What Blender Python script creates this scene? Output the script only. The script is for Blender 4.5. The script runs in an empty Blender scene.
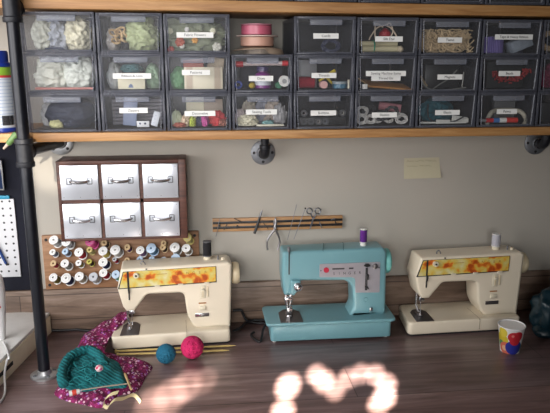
import bpy, bmesh, math, random
from mathutils import Vector, Matrix, noise
from mathutils.geometry import tessellate_polygon
PI = math.pi
R = math.radians
scene = bpy.context.scene
COL = scene.collection
random.seed(7)

# ------------------------------------------------------------------ camera numbers
FPX = 633.0
EYE = 1.65
YAW, PITCH = R(6.4), R(13.1)
FW = Vector((math.sin(YAW)*math.cos(PITCH), math.cos(YAW)*math.cos(PITCH), -math.sin(PITCH)))
RT = Vector((math.cos(YAW), -math.sin(YAW), 0))
UP = RT.cross(FW)
CAM = Vector((0, 0, EYE))
def ray(u, v): return FW + RT*((u-275)/FPX) - UP*((v-206.5)/FPX)
def ony(u, v, y):
    d = ray(u, v); return CAM + d*(y/d.y)
def onz(u, v, z):
    d = ray(u, v); return CAM + d*((z-EYE)/d.z)

BZ = 0.75      # bench top
WY = 2.09      # back wall

# ------------------------------------------------------------------ materials
MATS = {}
def newmat(name):
    m = bpy.data.materials.new(name); m.use_nodes = True
    nt = m.node_tree; b = nt.nodes['Principled BSDF']
    return m, nt, b
def rgb(c): return (c[0], c[1], c[2], 1.0)
def srgb(r, g, b):
    f = lambda x: (x/255/12.92) if x/255 <= .04045 else ((x/255+.055)/1.055)**2.4
    return (f(r), f(g), f(b))
def mat(name, col, rough=.5, metal=0.0, var=.08, scale=40, bump=0.0, spec=.5, coat=0.0):
    """plain procedural surface: base colour with faint noise mottling, optional bump"""
    if name in MATS: return MATS[name]
    m, nt, b = newmat(name)
    b.inputs['Roughness'].default_value = rough
    b.inputs['Metallic'].default_value = metal
    b.inputs['Specular IOR Level'].default_value = spec
    b.inputs['Coat Weight'].default_value = coat
    tc = nt.nodes.new('ShaderNodeTexCoord')
    nz = nt.nodes.new('ShaderNodeTexNoise'); nz.inputs['Scale'].default_value = scale
    nz.inputs['Detail'].default_value = 4
    nt.links.new(tc.outputs['Object'], nz.inputs['Vector'])
    mx = nt.nodes.new('ShaderNodeMix'); mx.data_type = 'RGBA'
    mx.inputs[6].default_value = rgb([c*(1-var) for c in col])
    mx.inputs[7].default_value = rgb([min(1, c*(1+var)) for c in col])
    nt.links.new(nz.outputs['Fac'], mx.inputs[0])
    nt.links.new(mx.outputs[2], b.inputs['Base Color'])
    if bump:
        bp = nt.nodes.new('ShaderNodeBump'); bp.inputs['Strength'].default_value = bump
        bp.inputs['Distance'].default_value = .004
        nt.links.new(nz.outputs['Fac'], bp.inputs['Height'])
        nt.links.new(bp.outputs['Normal'], b.inputs['Normal'])
    MATS[name] = m
    return m
def ramp(nt, stops):
    r = nt.nodes.new('ShaderNodeValToRGB')
    el = r.color_ramp.elements
    el[0].position, el[0].color = stops[0][0], rgb(stops[0][1])
    el[1].position, el[1].color = stops[-1][0], rgb(stops[-1][1])
    for p, c in stops[1:-1]:
        e = el.new(p); e.color = rgb(c)
    return r
def wood(name, dark, mid, light, stretch=(1.2, 14, 14), rough=.5, seam=None, seamcol=(.02, .015, .01), bump=.15, coat=0.0):
    """grain runs along local X; seam=(plank length, plank width, axis) draws plank joints"""
    if name in MATS: return MATS[name]
    m, nt, b = newmat(name)
    b.inputs['Roughness'].default_value = rough
    b.inputs['Coat Weight'].default_value = coat
    b.inputs['Coat Roughness'].default_value = .35
    tc = nt.nodes.new('ShaderNodeTexCoord')
    mp = nt.nodes.new('ShaderNodeMapping'); mp.inputs['Scale'].default_value = stretch
    nt.links.new(tc.outputs['Object'], mp.inputs['Vector'])
    n1 = nt.nodes.new('ShaderNodeTexNoise'); n1.inputs['Scale'].default_value = 3.0
    n1.inputs['Detail'].default_value = 8; n1.inputs['Roughness'].default_value = .62; n1.inputs['Distortion'].default_value = .6
    nt.links.new(mp.outputs['Vector'], n1.inputs['Vector'])
    rp = ramp(nt, [(.28, dark), (.5, mid), (.72, light)])
    nt.links.new(n1.outputs['Fac'], rp.inputs['Fac'])
    out = rp.outputs['Color']
    if seam:
        mp2 = nt.nodes.new('ShaderNodeMapping')
        if seam[2] == 'XZ': mp2.inputs['Rotation'].default_value = (R(90), 0, 0)
        nt.links.new(tc.outputs['Object'], mp2.inputs['Vector'])
        br = nt.nodes.new('ShaderNodeTexBrick')
        br.inputs['Scale'].default_value = 1.0
        br.inputs['Brick Width'].default_value = seam[0]; br.inputs['Row Height'].default_value = seam[1]
        br.inputs['Mortar Size'].default_value = .0016; br.inputs['Mortar Smooth'].default_value = .3
        br.inputs['Color1'].default_value = (.72, .72, .74, 1); br.inputs['Color2'].default_value = (1.1, 1.06, 1.02, 1)
        br.inputs['Mortar'].default_value = (.25, .22, .2, 1)
        nt.links.new(mp2.outputs['Vector'], br.inputs['Vector'])
        mu = nt.nodes.new('ShaderNodeMix'); mu.data_type = 'RGBA'; mu.blend_type = 'MULTIPLY'; mu.inputs[0].default_value = 1
        nt.links.new(out, mu.inputs[6]); nt.links.new(br.outputs['Color'], mu.inputs[7])
        out = mu.outputs[2]
    nt.links.new(out, b.inputs['Base Color'])
    bp = nt.nodes.new('ShaderNodeBump'); bp.inputs['Strength'].default_value = bump; bp.inputs['Distance'].default_value = .002
    nt.links.new(n1.outputs['Fac'], bp.inputs['Height']); nt.links.new(bp.outputs['Normal'], b.inputs['Normal'])
    MATS[name] = m
    return m
def plastic(name, tint, body, fac, rough=.18):
    if name in MATS: return MATS[name]
    m, nt, b = newmat(name)
    b.inputs['Base Color'].default_value = rgb(body); b.inputs['Roughness'].default_value = rough
    tr = nt.nodes.new('ShaderNodeBsdfTransparent'); tr.inputs['Color'].default_value = rgb(tint)
    mx = nt.nodes.new('ShaderNodeMixShader')
    tc = nt.nodes.new('ShaderNodeTexCoord')
    nz = nt.nodes.new('ShaderNodeTexNoise'); nz.inputs['Scale'].default_value = 12; nz.inputs['Detail'].default_value = 5
    mr = nt.nodes.new('ShaderNodeMapRange'); mr.inputs['To Min'].default_value = fac*.75; mr.inputs['To Max'].default_value = fac*1.3
    nt.links.new(tc.outputs['Object'], nz.inputs['Vector']); nt.links.new(nz.outputs['Fac'], mr.inputs['Value'])
    nt.links.new(mr.outputs['Result'], mx.inputs[0])
    nt.links.new(tr.outputs[0], mx.inputs[1]); nt.links.new(b.outputs[0], mx.inputs[2])
    nt.links.new(mx.outputs[0], nt.nodes['Material Output'].inputs['Surface'])
    MATS[name] = m
    return m
def spotted(name, base, spots, rough=.5, noise_scale=None):
    """base colour plus discs of colour: spots = [(x, y, z, radius, colour)] in local metres"""
    m, nt, b = newmat(name)
    b.inputs['Roughness'].default_value = rough
    tc = nt.nodes.new('ShaderNodeTexCoord')
    cur = None
    for (x, y, z, r, c) in spots:
        d = nt.nodes.new('ShaderNodeVectorMath'); d.operation = 'DISTANCE'
        d.inputs[1].default_value = (x, y, z)
        nt.links.new(tc.outputs['Object'], d.inputs[0])
        lt = nt.nodes.new('ShaderNodeMath'); lt.operation = 'LESS_THAN'; lt.inputs[1].default_value = r
        nt.links.new(d.outputs['Value'], lt.inputs[0])
        mx = nt.nodes.new('ShaderNodeMix'); mx.data_type = 'RGBA'
        nt.links.new(lt.outputs[0], mx.inputs[0])
        if cur is None: mx.inputs[6].default_value = rgb(base)
        else: nt.links.new(cur, mx.inputs[6])
        mx.inputs[7].default_value = rgb(c)
        cur = mx.outputs[2]
    nt.links.new(cur, b.inputs['Base Color'])
    return m
def floral_bag_mat():
    m, nt, b = newmat('fuchsia_floral_cotton'); b.inputs['Roughness'].default_value = .85
    tc = nt.nodes.new('ShaderNodeTexCoord')
    v1 = nt.nodes.new('ShaderNodeTexVoronoi'); v1.inputs['Scale'].default_value = 90
    v2 = nt.nodes.new('ShaderNodeTexVoronoi'); v2.inputs['Scale'].default_value = 150
    nz = nt.nodes.new('ShaderNodeTexNoise'); nz.inputs['Scale'].default_value = 60
    for n in (v1, v2, nz): nt.links.new(tc.outputs['Object'], n.inputs['Vector'])
    base = ramp(nt, [(.35, (.07, .003, .028)), (.55, (.21, .007, .080)), (.7, (.34, .018, .15))])
    nt.links.new(nz.outputs['Fac'], base.inputs['Fac'])
    l1 = nt.nodes.new('ShaderNodeMath'); l1.operation = 'LESS_THAN'; l1.inputs[1].default_value = .34
    nt.links.new(v1.outputs['Distance'], l1.inputs[0])
    l2 = nt.nodes.new('ShaderNodeMath'); l2.operation = 'LESS_THAN'; l2.inputs[1].default_value = .26
    nt.links.new(v2.outputs['Distance'], l2.inputs[0])
    m1 = nt.nodes.new('ShaderNodeMix'); m1.data_type = 'RGBA'
    nt.links.new(l2.outputs[0], m1.inputs[0]); nt.links.new(base.outputs['Color'], m1.inputs[6]); m1.inputs[7].default_value = (.44, .07, .22, 1)
    pc = ramp(nt, [(.2, (.62, .36, .48)), (.5, (.80, .62, .66)), (.8, (.35, .10, .45))])
    sep = nt.nodes.new('ShaderNodeSeparateColor'); nt.links.new(v1.outputs['Color'], sep.inputs[0]); nt.links.new(sep.outputs[0], pc.inputs['Fac'])
    m2 = nt.nodes.new('ShaderNodeMix'); m2.data_type = 'RGBA'
    nt.links.new(l1.outputs[0], m2.inputs[0]); nt.links.new(m1.outputs[2], m2.inputs[6]); nt.links.new(pc.outputs['Color'], m2.inputs[7])
    nt.links.new(m2.outputs[2], b.inputs['Base Color'])
    return m
def floral_panel_mat():
    m, nt, b = newmat('orange_floral_print'); b.inputs['Roughness'].default_value = .3
    tc = nt.nodes.new('ShaderNodeTexCoord')
    nz = nt.nodes.new('ShaderNodeTexNoise'); nz.inputs['Scale'].default_value = 24; nz.inputs['Detail'].default_value = 6
    nz.inputs['Distortion'].default_value = .4
    vo = nt.nodes.new('ShaderNodeTexVoronoi'); vo.inputs['Scale'].default_value = 40
    for n in (nz, vo): nt.links.new(tc.outputs['Object'], n.inputs['Vector'])
    ad = nt.nodes.new('ShaderNodeMath'); ad.operation = 'MULTIPLY_ADD'; ad.inputs[1].default_value = .22
    nt.links.new(vo.outputs['Distance'], ad.inputs[0]); nt.links.new(nz.outputs['Fac'], ad.inputs[2])
    rp = ramp(nt, [(.44, (.44, .075, .012)), (.51, (.68, .19, .022)), (.55, (.72, .35, .045)), (.59, (.68, .49, .09)), (.68, (.66, .57, .20)), (.80, (.70, .64, .40))])
    nt.links.new(ad.outputs[0], rp.inputs['Fac']); nt.links.new(rp.outputs['Color'], b.inputs['Base Color'])
    return m
def yarn_mat(name, c1, c2, scale=150, axis='Z'):
    if name in MATS: return MATS[name]
    m, nt, b = newmat(name); b.inputs['Roughness'].default_value = .9
    tc = nt.nodes.new('ShaderNodeTexCoord')
    wv = nt.nodes.new('ShaderNodeTexWave'); wv.inputs['Scale'].default_value = scale; wv.inputs['Distortion'].default_value = 2.0
    wv.bands_direction = axis
    nt.links.new(tc.outputs['Object'], wv.inputs['Vector'])
    rp = ramp(nt, [(.1, c1), (.8, c2)])
    nt.links.new(wv.outputs['Fac'], rp.inputs['Fac']); nt.links.new(rp.outputs['Color'], b.inputs['Base Color'])
    bp = nt.nodes.new('ShaderNodeBump'); bp.inputs['Strength'].default_value = .6; bp.inputs['Distance'].default_value = .002
    nt.links.new(wv.outputs['Fac'], bp.inputs['Height']); nt.links.new(bp.outputs['Normal'], b.inputs['Normal'])
    MATS[name] = m
    return m
def ruled(name, base, ink, scale, axis='Z', width=.5):
    """fine printed lines across a plain base"""
    m, nt, b = newmat(name); b.inputs['Roughness'].default_value = .5
    tc = nt.nodes.new('ShaderNodeTexCoord')
    wv = nt.nodes.new('ShaderNodeTexWave'); wv.inputs['Scale'].default_value = scale; wv.bands_direction = axis
    nt.links.new(tc.outputs['Object'], wv.inputs['Vector'])
    rp = ramp(nt, [(width, base), (width+.12, ink)])
    nt.links.new(wv.outputs['Fac'], rp.inputs['Fac']); nt.links.new(rp.outputs['Color'], b.inputs['Base Color'])
    return m

def pegboard_mat(name, base, pitch):
    m, nt, b = newmat(name); b.inputs['Roughness'].default_value = .45
    tc = nt.nodes.new('ShaderNodeTexCoord'); mp = nt.nodes.new('ShaderNodeMapping'); mp.inputs['Rotation'].default_value = (R(90), 0, 0)
    mp.inputs['Location'].default_value = (.004, 0, 0)
    vo = nt.nodes.new('ShaderNodeTexVoronoi'); vo.voronoi_dimensions = '2D'; vo.inputs['Scale'].default_value = 1/pitch; vo.inputs['Randomness'].default_value = 0
    nt.links.new(tc.outputs['Object'], mp.inputs['Vector']); nt.links.new(mp.outputs['Vector'], vo.inputs['Vector'])
    lt = nt.nodes.new('ShaderNodeMath'); lt.operation = 'LESS_THAN'; lt.inputs[1].default_value = .15
    nt.links.new(vo.outputs['Distance'], lt.inputs[0])
    mx = nt.nodes.new('ShaderNodeMix'); mx.data_type = 'RGBA'; mx.inputs[6].default_value = rgb(base); mx.inputs[7].default_value = (.02, .02, .025, 1)
    nt.links.new(lt.outputs[0], mx.inputs[0]); nt.links.new(mx.outputs[2], b.inputs['Base Color'])
    return m

# ------------------------------------------------------------------ mesh builder
ORG = {}
class MB:
    def __init__(s): s.v = []; s.f = []
    def _add(s, vs, fs):
        o = len(s.v); s.v += [Vector(p) for p in vs]; s.f += [tuple(i+o for i in f) for f in fs]; return s
    def addbm(s, bm):
        bm.verts.index_update()
        s._add([v.co.copy() for v in bm.verts], [[v.index for v in f.verts] for f in bm.faces]); bm.free(); return s
    def box(s, x0, x1, y0, y1, z0, z1, bev=0, seg=2, M=None):
        bm = bmesh.new(); bmesh.ops.create_cube(bm, size=1)
        for v in bm.verts:
            v.co = Vector(((x0+x1)/2+v.co.x*(x1-x0), (y0+y1)/2+v.co.y*(y1-y0), (z0+z1)/2+v.co.z*(z1-z0)))
        if bev: bmesh.ops.bevel(bm, geom=bm.edges[:], offset=bev, segments=seg, profile=.5, affect='EDGES')
        if M: bmesh.ops.transform(bm, matrix=M, verts=bm.verts)
        return s.addbm(bm)
    def prism(s, poly, a, b, axis='y', bev=0, seg=3, M=None):
        """poly of (p, q) swept from a to b along axis, rims rounded by bev; axis y: (x, z), z: (x, y), x: (y, z)"""
        def P(p, q, t):
            v = Vector({'y': (p, t, q), 'z': (p, q, t), 'x': (t, p, q)}[axis]); return M @ v if M else v
        pts = []
        for p in poly:
            q = Vector((p[0], p[1]))
            if not pts or (q-pts[-1]).length > 1e-6: pts.append(q)
        if (pts[0]-pts[-1]).length < 1e-6: pts.pop()
        n = len(pts)
        ar = sum(pts[i].x*pts[(i+1) % n].y-pts[(i+1) % n].x*pts[i].y for i in range(n))
        if ar < 0: pts.reverse()
        nrm = []
        for i in range(n):
            e1 = (pts[i]-pts[i-1]).normalized(); e2 = (pts[(i+1) % n]-pts[i]).normalized()
            n1 = Vector((-e1.y, e1.x)); n2 = Vector((-e2.y, e2.x)); m = n1+n2
            if m.length < 1e-6: m = n1.copy()
            m.normalize(); nrm.append(m/max(m.dot(n1), .5))
        lev = [(0, 0)] if not bev else [(bev*(1-math.sin(PI/2*k/seg)), bev*(1-math.cos(PI/2*k/seg))) for k in range(seg+1)]
        lo, hi = min(a, b), max(a, b)
        L = [(i_, lo+d) for i_, d in lev]+[(i_, hi-d) for i_, d in reversed(lev)]
        vs = []; fs = []
        for ins, t in L:
            for i in range(n):
                q = pts[i]+nrm[i]*ins; vs.append(P(q.x, q.y, t))
        for k in range(len(L)-1):
            for i in range(n):
                j = (i+1) % n; fs.append((k*n+i, k*n+j, (k+1)*n+j, (k+1)*n+i))
        cap = [Vector((*(pts[i]+nrm[i]*lev[0][0]), 0)) for i in range(n)]
        last = (len(L)-1)*n
        for tri in tessellate_polygon([cap]):
            fs.append(tuple(tri)); fs.append(tuple(last+i for i in reversed(tri)))
        return s._add(vs, fs)
    def lathe(s, prof, n=24, M=None, closed=False):
        """prof of (radius, height) turned about local Z; M places it"""
        M = M or Matrix()
        vs = []; fs = []
        for (r, h) in prof:
            for k in range(n):
                a = 2*PI*k/n; vs.append(M @ Vector((r*math.cos(a), r*math.sin(a), h)))
        for i in range(len(prof)-1):
            for k in range(n):
                k2 = (k+1) % n; fs.append((i*n+k, i*n+k2, (i+1)*n+k2, (i+1)*n+k))
        if closed: return s._add(vs, fs)
        if prof[0][0] > 1e-6: fs.append(tuple(range(n))[::-1])
        if prof[-1][0] > 1e-6: fs.append(tuple((len(prof)-1)*n+k for k in range(n)))
        return s._add(vs, fs)
    def cyl(s, p, q, r, r2=None, n=16):
        p, q = Vector(p), Vector(q); d = q-p
        M = Matrix.Translation(p) @ d.to_track_quat('Z', 'Y').to_matrix().to_4x4()
        return s.lathe([(r, 0), (r if r2 is None else r2, d.length)], n, M)
    def tube(s, pts, r, n=8, closed=False):
        pts = [Vector(p) for p in pts]; N = len(pts); vs = []; fs = []
        up = Vector((0.13, .21, 1)).normalized()
        prev = None
        for i, p in enumerate(pts):
            if closed: t = pts[(i+1) % N]-pts[i-1]
            else: t = pts[min(i+1, N-1)]-pts[max(i-1, 0)]
            t.normalize()
            if prev is None:
                a = t.cross(up)
                if a.length < 1e-3: a = t.cross(Vector((1, 0, 0)))
            else: a = prev - t*prev.dot(t)
            a.normalize(); prev = a; b = t.cross(a)
            rr = r[i] if isinstance(r, (list, tuple)) else r
            for k in range(n):
                an = 2*PI*k/n; vs.append(p+(a*math.cos(an)+b*math.sin(an))*rr)
        M = N if closed else N-1
        for i in range(M):
            j = (i+1) % N
            for k in range(n):
                k2 = (k+1) % n; fs.append((i*n+k, i*n+k2, j*n+k2, j*n+k))
        if not closed:
            fs.append(tuple(range(n))[::-1]); fs.append(tuple((N-1)*n+k for k in range(n)))
        return s._add(vs, fs)
    def blob(s, c, rad, seed=0, amp=.25, freq=2.2, sub=4, flat=None, fold=0):
        bm = bmesh.new(); bmesh.ops.create_icosphere(bm, subdivisions=sub, radius=1)
        off = Vector((seed*3.7, seed*1.3, seed*2.1))
        for v in bm.verts:
            d = v.co.copy()
            k = 1+amp*(noise.noise(d*freq+off)+.5*noise.noise(d*freq*2.3+off)) + amp*.35*abs(noise.noise(d*freq*4.1+off))
            if fold: k += fold*(.5-abs(noise.noise(Vector((d.x*2.2, d.y*2.2, d.z*3.4))+off*1.7)))-fold*.5*abs(noise.noise(d*5.1+off))
            v.co = Vector((d.x*k*rad[0], d.y*k*rad[1], d.z*k*rad[2]))+Vector(c)
            if flat is not None and v.co.z < flat: v.co.z = flat
        return s.addbm(bm)
    def build(s, name, m, parent=None, origin=None, smooth=35):
        o0 = Vector(origin) if origin is not None else (ORG[parent.name] if parent else Vector((0, 0, 0)))
        me = bpy.data.meshes.new(name)
        me.from_pydata([p-o0 for p in s.v], [], s.f); me.update()
        bm = bmesh.new(); bm.from_mesh(me); bmesh.ops.recalc_face_normals(bm, faces=bm.faces); bm.to_mesh(me); bm.free()
        me.materials.append(m)
        me.polygons.foreach_set('use_smooth', [True]*len(me.polygons))
        me.set_sharp_from_angle(angle=R(smooth))
        o = bpy.data.objects.new(name, me); COL.objects.link(o)
        if parent: o.parent = parent; ORG[o.name] = o0
        else:
            o.location = o0; ORG[o.name] = o0
        return o
def tag(o, label=None, cat=None, group=None, kind=None):
    if label: o['label'] = label
    if cat: o['category'] = cat
    if group: o['group'] = group
    if kind: o['kind'] = kind
    return o
def thing(name, label, cat, loc=(0, 0, 0), group=None, local=False):
    o = bpy.data.objects.new(name, None); COL.objects.link(o); o.empty_display_size = .02
    o.location = loc; ORG[o.name] = Vector((0, 0, 0)) if local else Vector(loc)
    return tag(o, label, cat, group)
def copy_tree(o, parent=None):
    c = o.copy(); COL.objects.link(c)
    if parent: c.parent = parent
    for ch in o.children: copy_tree(ch, c)
    return c
def struct(name, mb, m):
    o = mb.build(name, m); o['kind'] = 'structure'; return o
def text(name, body, size, M, m, parent, extrude=.0002):
    cu = bpy.data.curves.new(name, 'FONT'); cu.body = body; cu.size = size; cu.extrude = extrude
    cu.align_x = 'CENTER'; cu.align_y = 'CENTER'; cu.resolution_u = 3
    t = bpy.data.objects.new(name, cu); COL.objects.link(t)
    bpy.context.view_layer.update()
    me = bpy.data.meshes.new_from_object(t.evaluated_get(bpy.context.evaluated_depsgraph_get()))
    bpy.data.objects.remove(t); bpy.data.curves.remove(cu)
    me.transform(Matrix.Translation(-ORG[parent.name]) @ M)
    me.materials.clear(); me.materials.append(m); me.name = name
    o = bpy.data.objects.new(name, me); COL.objects.link(o); o.parent = parent; ORG[o.name] = ORG[parent.name]
    return o
FACE = Matrix.Rotation(R(90), 4, 'X')       # text standing up, read from the -Y side
def spline(pts, n=8, closed=False):
    P = [Vector(p) for p in pts]; out = []
    N = len(P); rng = range(N) if closed else range(N-1)
    for i in rng:
        if closed: a, b, c, d = P[i-1], P[i], P[(i+1) % N], P[(i+2) % N]
        else: a, b, c, d = P[max(i-1, 0)], P[i], P[i+1], P[min(i+2, N-1)]
        for k in range(n):
            t = k/n
            out.append(.5*((2*b)+(c-a)*t+(2*a-5*b+4*c-d)*t*t+(3*b-a-3*c+d)*t**3))
    if not closed: out.append(P[-1])
    return out
def ring(c, r, n=24, nrm='y', squash=1.0, ph=0):
    c = Vector(c); o = []
    for k in range(n):
        a = 2*PI*k/n+ph; p, q = r*math.cos(a), r*squash*math.sin(a)
        o.append(c+{'y': Vector((p, 0, q)), 'z': Vector((p, q, 0)), 'x': Vector((0, p, q))}[nrm])
    return o
def mound(outline, zbase, h, seed=0, amp=.006, rings=14, power=2.2, thick=.004):
    """soft cloth heap over a closed outline of (x, y) points on the bench"""
    out = spline([(p[0], p[1], 0) for p in outline], 6, True)
    c = sum(out, Vector())/len(out); n = len(out); mb = MB(); vs = []; fs = []
    for i in range(rings+1):
        t = 1-i/rings
        for p in out:
            q = c+(p-c)*t
            z = zbase+thick*(1 if t < 1 else 0)+h*(1-t**power)
            z += amp*(noise.noise(Vector((q.x*28+seed, q.y*28, seed)))+.6*noise.noise(Vector((q.x*70, q.y*70+seed, seed)))) * min(1, (1-t)*5+.0)
            vs.append(Vector((q.x, q.y, max(z, zbase))))
    for i in range(rings):
        for k in range(n):
            k2 = (k+1) % n; fs.append((i*n+k, i*n+k2, (i+1)*n+k2, (i+1)*n+k))
    fs.append(tuple(range(n))[::-1])
    mb._add(vs, fs); return mb
def strip(L, Rr, thick=.002):
    """cloth band between two edge polylines"""
    n = len(L); vs = []; fs = []
    for a, b in zip(L, Rr): vs += [Vector(a), Vector(b), Vector(a)+Vector((0, 0, thick)), Vector(b)+Vector((0, 0, thick))]
    for i in range(n-1):
        a, b = 4*i, 4*i+4
        fs += [(a, b, b+1, a+1), (a+2, a+3, b+3, b+2), (a, a+2, b+2, b), (a+1, b+1, b+3, a+3)]
    fs += [(0, 1, 3, 2), (4*n-4, 4*n-2, 4*n-1, 4*n-3)]
    return MB()._add(vs, fs)
# ================================================================== SETTING
M_WALL = mat('cream_wall_paint', (.405, .38, .335), .75, var=.03, scale=3, bump=.03)
M_WALLD = mat('low_bounce_wall', (.16, .13, .10), .8, var=.03, scale=3)  # dark brown invented for the unseen walls to cut bounced light
M_CEIL = mat('low_bounce_ceiling', (.40, .38, .35), .8, var=.02, scale=3)  # tone lowered so the unseen ceiling bounces less light
M_FLOOR = wood('floor_boards', (.05, .03, .02), (.10, .065, .04), (.15, .10, .07), seam=(1.2, .12, 'XY'))
M_BENCH = wood('bench_laminate', (.085, .052, .048), (.185, .116, .114), (.30, .215, .215), stretch=(1.0, 10, 10), rough=.40, seam=(1.25, .165, 'XY'), bump=.08, coat=.4)
M_SPLASH = wood('splash_laminate', (.075, .048, .035), (.19, .132, .098), (.32, .245, .20), stretch=(1.3, 10, 12), rough=.5, seam=(1.25, .088, 'XZ'), bump=.1)
M_PINE = wood('pine_shelf', (.24, .105, .032), (.40, .20, .07), (.53, .31, .13), stretch=(1.5, 22, 22), rough=.5, bump=.1)
M_WALNUT = wood('walnut', (.036, .012, .008), (.082, .028, .018), (.135, .052, .034), stretch=(3, 30, 30), rough=.5)
M_PLY = wood('peg_rack_wood', (.20, .095, .045), (.29, .150, .075), (.37, .21, .12), stretch=(4, 30, 30), rough=.6)
M_MAGWOOD = wood('magnet_strip_wood', (.30, .15, .06), (.42, .23, .10), (.5, .3, .15), stretch=(3, 40, 40), rough=.5)
M_PIPE = mat('black_iron_pipe', (.009, .010, .015), .38, .3, var=.3, scale=60, bump=.1)
M_PIPEFIT = mat('black_iron_fitting', (.014, .015, .020), .5, .3, var=.3, scale=80, bump=.2)
M_GALV = mat('galvanised_steel', (.50, .51, .52), .38, .85, var=.15, scale=60)
M_GALVD = mat('dull_grey_steel', (.22, .23, .25), .5, .7, var=.15, scale=60)
M_DARK = mat('dark_hole', (.012, .012, .014), .7)
M_WHITE = mat('white_plastic', (.72, .71, .68), .4, var=.03)
M_CARD = mat('white_card', (.78, .78, .76), .6, var=.02)
M_INK = mat('black_ink', (.03, .03, .035), .6)
M_BLACK = mat('black_plastic', (.018, .018, .02), .4)
M_STEEL = mat('polished_steel', (.62, .62, .64), .22, .95, var=.05)
M_GLASS = plastic('window_glass', (.95, .97, .97), (.5, .55, .55), .06, .05)

wx = -1.2       # left wall
struct('wall_back', MB().box(wx, 2.4, WY, WY+.1, 0, 2.5), M_WALL)
struct('floor', MB().box(wx, 2.4, -1.8, WY+.1, -.05, 0), M_FLOOR)
struct('ceiling', MB().box(wx, 2.4, -1.8, WY+.1, 2.5, 2.55), M_CEIL)
struct('wall_right', MB().box(2.4, 2.5, -1.8, WY+.1, 0, 2.5), M_WALLD)
fx0, fx1, fz0, fz1 = -1.1, .5, 1.15, 2.3
fwl = MB()
for a in ((wx, fx0, 0, 2.5), (fx1, 2.4, 0, 2.5), (fx0, fx1, 0, fz0), (fx0, fx1, fz1, 2.5)): fwl.box(a[0], a[1], -1.9, -1.8, a[2], a[3])
struct('wall_front', fwl, M_WALLD)
wf2 = MB()
for x in (fx0, (fx0+fx1)/2-.02, fx1-.04): wf2.box(x, x+.04, -1.88, -1.83, fz0, fz1)
for z in (fz0, fz1-.04): wf2.box(fx0, fx1, -1.879, -1.831, z, z+.04)
struct('window_2', wf2, M_WHITE)
wy0, wy1, wz0, wz1 = .40, 1.75, 1.0, 2.25
wl = MB()
for a in ((-1.8, wy0, 0, 2.5), (wy1, WY, 0, 2.5), (wy0, wy1, 0, wz0), (wy0, wy1, wz1, 2.5)):
    wl.box(wx-.1, wx, a[0], a[1], a[2], a[3])
struct('wall_left', wl, M_WALL)
wf = MB()
for y in (wy0, (wy0+wy1)/2-.02, wy1-.04): wf.box(wx-.08, wx-.03, y, y+.04, wz0, wz1)
for z in (wz0, wz1-.04): wf.box(wx-.079, wx-.031, wy0, wy1, z, z+.04)
struct('window_1', wf, M_WHITE)
struct('trim_back', MB().box(-1.0, 2.3, WY-.02, WY-.001, BZ+.001, .897, .002), M_SPLASH)

bench = thing('workbench', 'dark wood-look laminate workbench running along the wall under the sewing machines', 'workbench', (.4, 1.7, 0))
MB().box(wx+.002, 2.3, 1.32, WY-.002, BZ-.04, BZ, .004).build('tabletop', M_BENCH, bench, smooth=30)
for x, y in ((-1.1, 1.42), (2.2, 1.42), (-1.1, 1.98), (2.2, 1.98)):
    MB().box(x-.04, x+.04, y-.04, y+.04, 0, BZ-.041, .004).build('leg', M_PINE, bench)
MB().box(-1.05, 2.15, 1.40, 1.43, BZ-.14, BZ-.041, .003).build('apron', M_PINE, bench)

# ------------------------------------------------------------------ shelves and pipe
YF = 1.785          # shelf front edge
SB, ST = 1.429, 1.4535
UB, UT = 1.7695, 1.7985
s1 = tag(MB().box(-1.0, 1.9, YF, WY-.002, SB, ST, .0025).build('wall_shelf', M_PINE, origin=(.4, 1.93, SB)), 'long pine shelf board carrying the clear plastic drawers', 'shelf', 'pine shelf boards')
UTILT = R(.42)
s2 = tag(MB().box(-1.0, 1.9, YF, WY-.002, UB, UT, .0025).build('wall_shelf', M_PINE, origin=(.85, 1.93, UB)), 'pine shelf board above the drawers at the top edge of the picture', 'shelf', 'pine shelf boards')

s2.rotation_euler = (0, UTILT, 0)
PX, PY = -.4805, 1.755
pipe = thing('pipe_support', 'tall black iron pipe upright on a round steel flange at left end of the bench', 'shelf support', (PX, PY, BZ))
MB().cyl((PX, PY, BZ+.012), (PX, PY, 1.385), .0165, n=20).build('pipe', M_PIPE, pipe)
MB().cyl((PX, PY, 1.425), (PX, PY, 1.745), .0165, n=20).build('pipe', M_PIPE, pipe)
MB().cyl((PX, PY, 1.815), (PX, PY, 2.35), .0165, n=20).build('pipe', M_PIPE, pipe)
def flange(mb_c, r, axis_m, thick=.006):
    return MB().lathe([(0, 0), (r, 0), (r, thick*.7), (r*.93, thick), (r*.52, thick+.001), (r*.46, thick+.012), (.0165, thick+.013), (.0165, 0)][1:], 28, axis_m)
fl = flange(None, .040, Matrix.Translation((PX, PY, BZ+.0005))).build('floor_flange', M_GALV, pipe)
for a in (35, 125, 215, 305):
    MB().lathe([(.0055, 0), (.0055, .002), (.003, .0032), (0, .0034)], 10, Matrix.Translation((PX+.029*math.cos(R(a)), PY+.029*math.sin(R(a)), BZ+.0066))).build('screw', M_GALVD, fl)
for z in (1.405, 1.78):
    t = MB()
    t.lathe([(.0165, -.038), (.0235, -.038), (.0245, -.036), (.0245, -.026), (.022, -.023), (.022, .023), (.0245, .026), (.0245, .036), (.0235, .038), (.0165, .038)], 22, Matrix.Translation((PX, PY, z)))
    t.lathe([(.018, 0), (.021, .012), (.0215, .028), (.0235, .030), (.0235, .040), (.0165, .041)], 20, Matrix.Translation((PX, PY, z)) @ Matrix.Rotation(R(-90), 4, 'X'))
    t.build('tee_fitting', M_PIPEFIT, pipe)
zc = 1.405
MB().cyl((PX, PY+.038, zc), (PX+.022, WY-.012, zc-.013), .0165, n=18).build('cross_pipe', M_PIPE, pipe)
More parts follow.
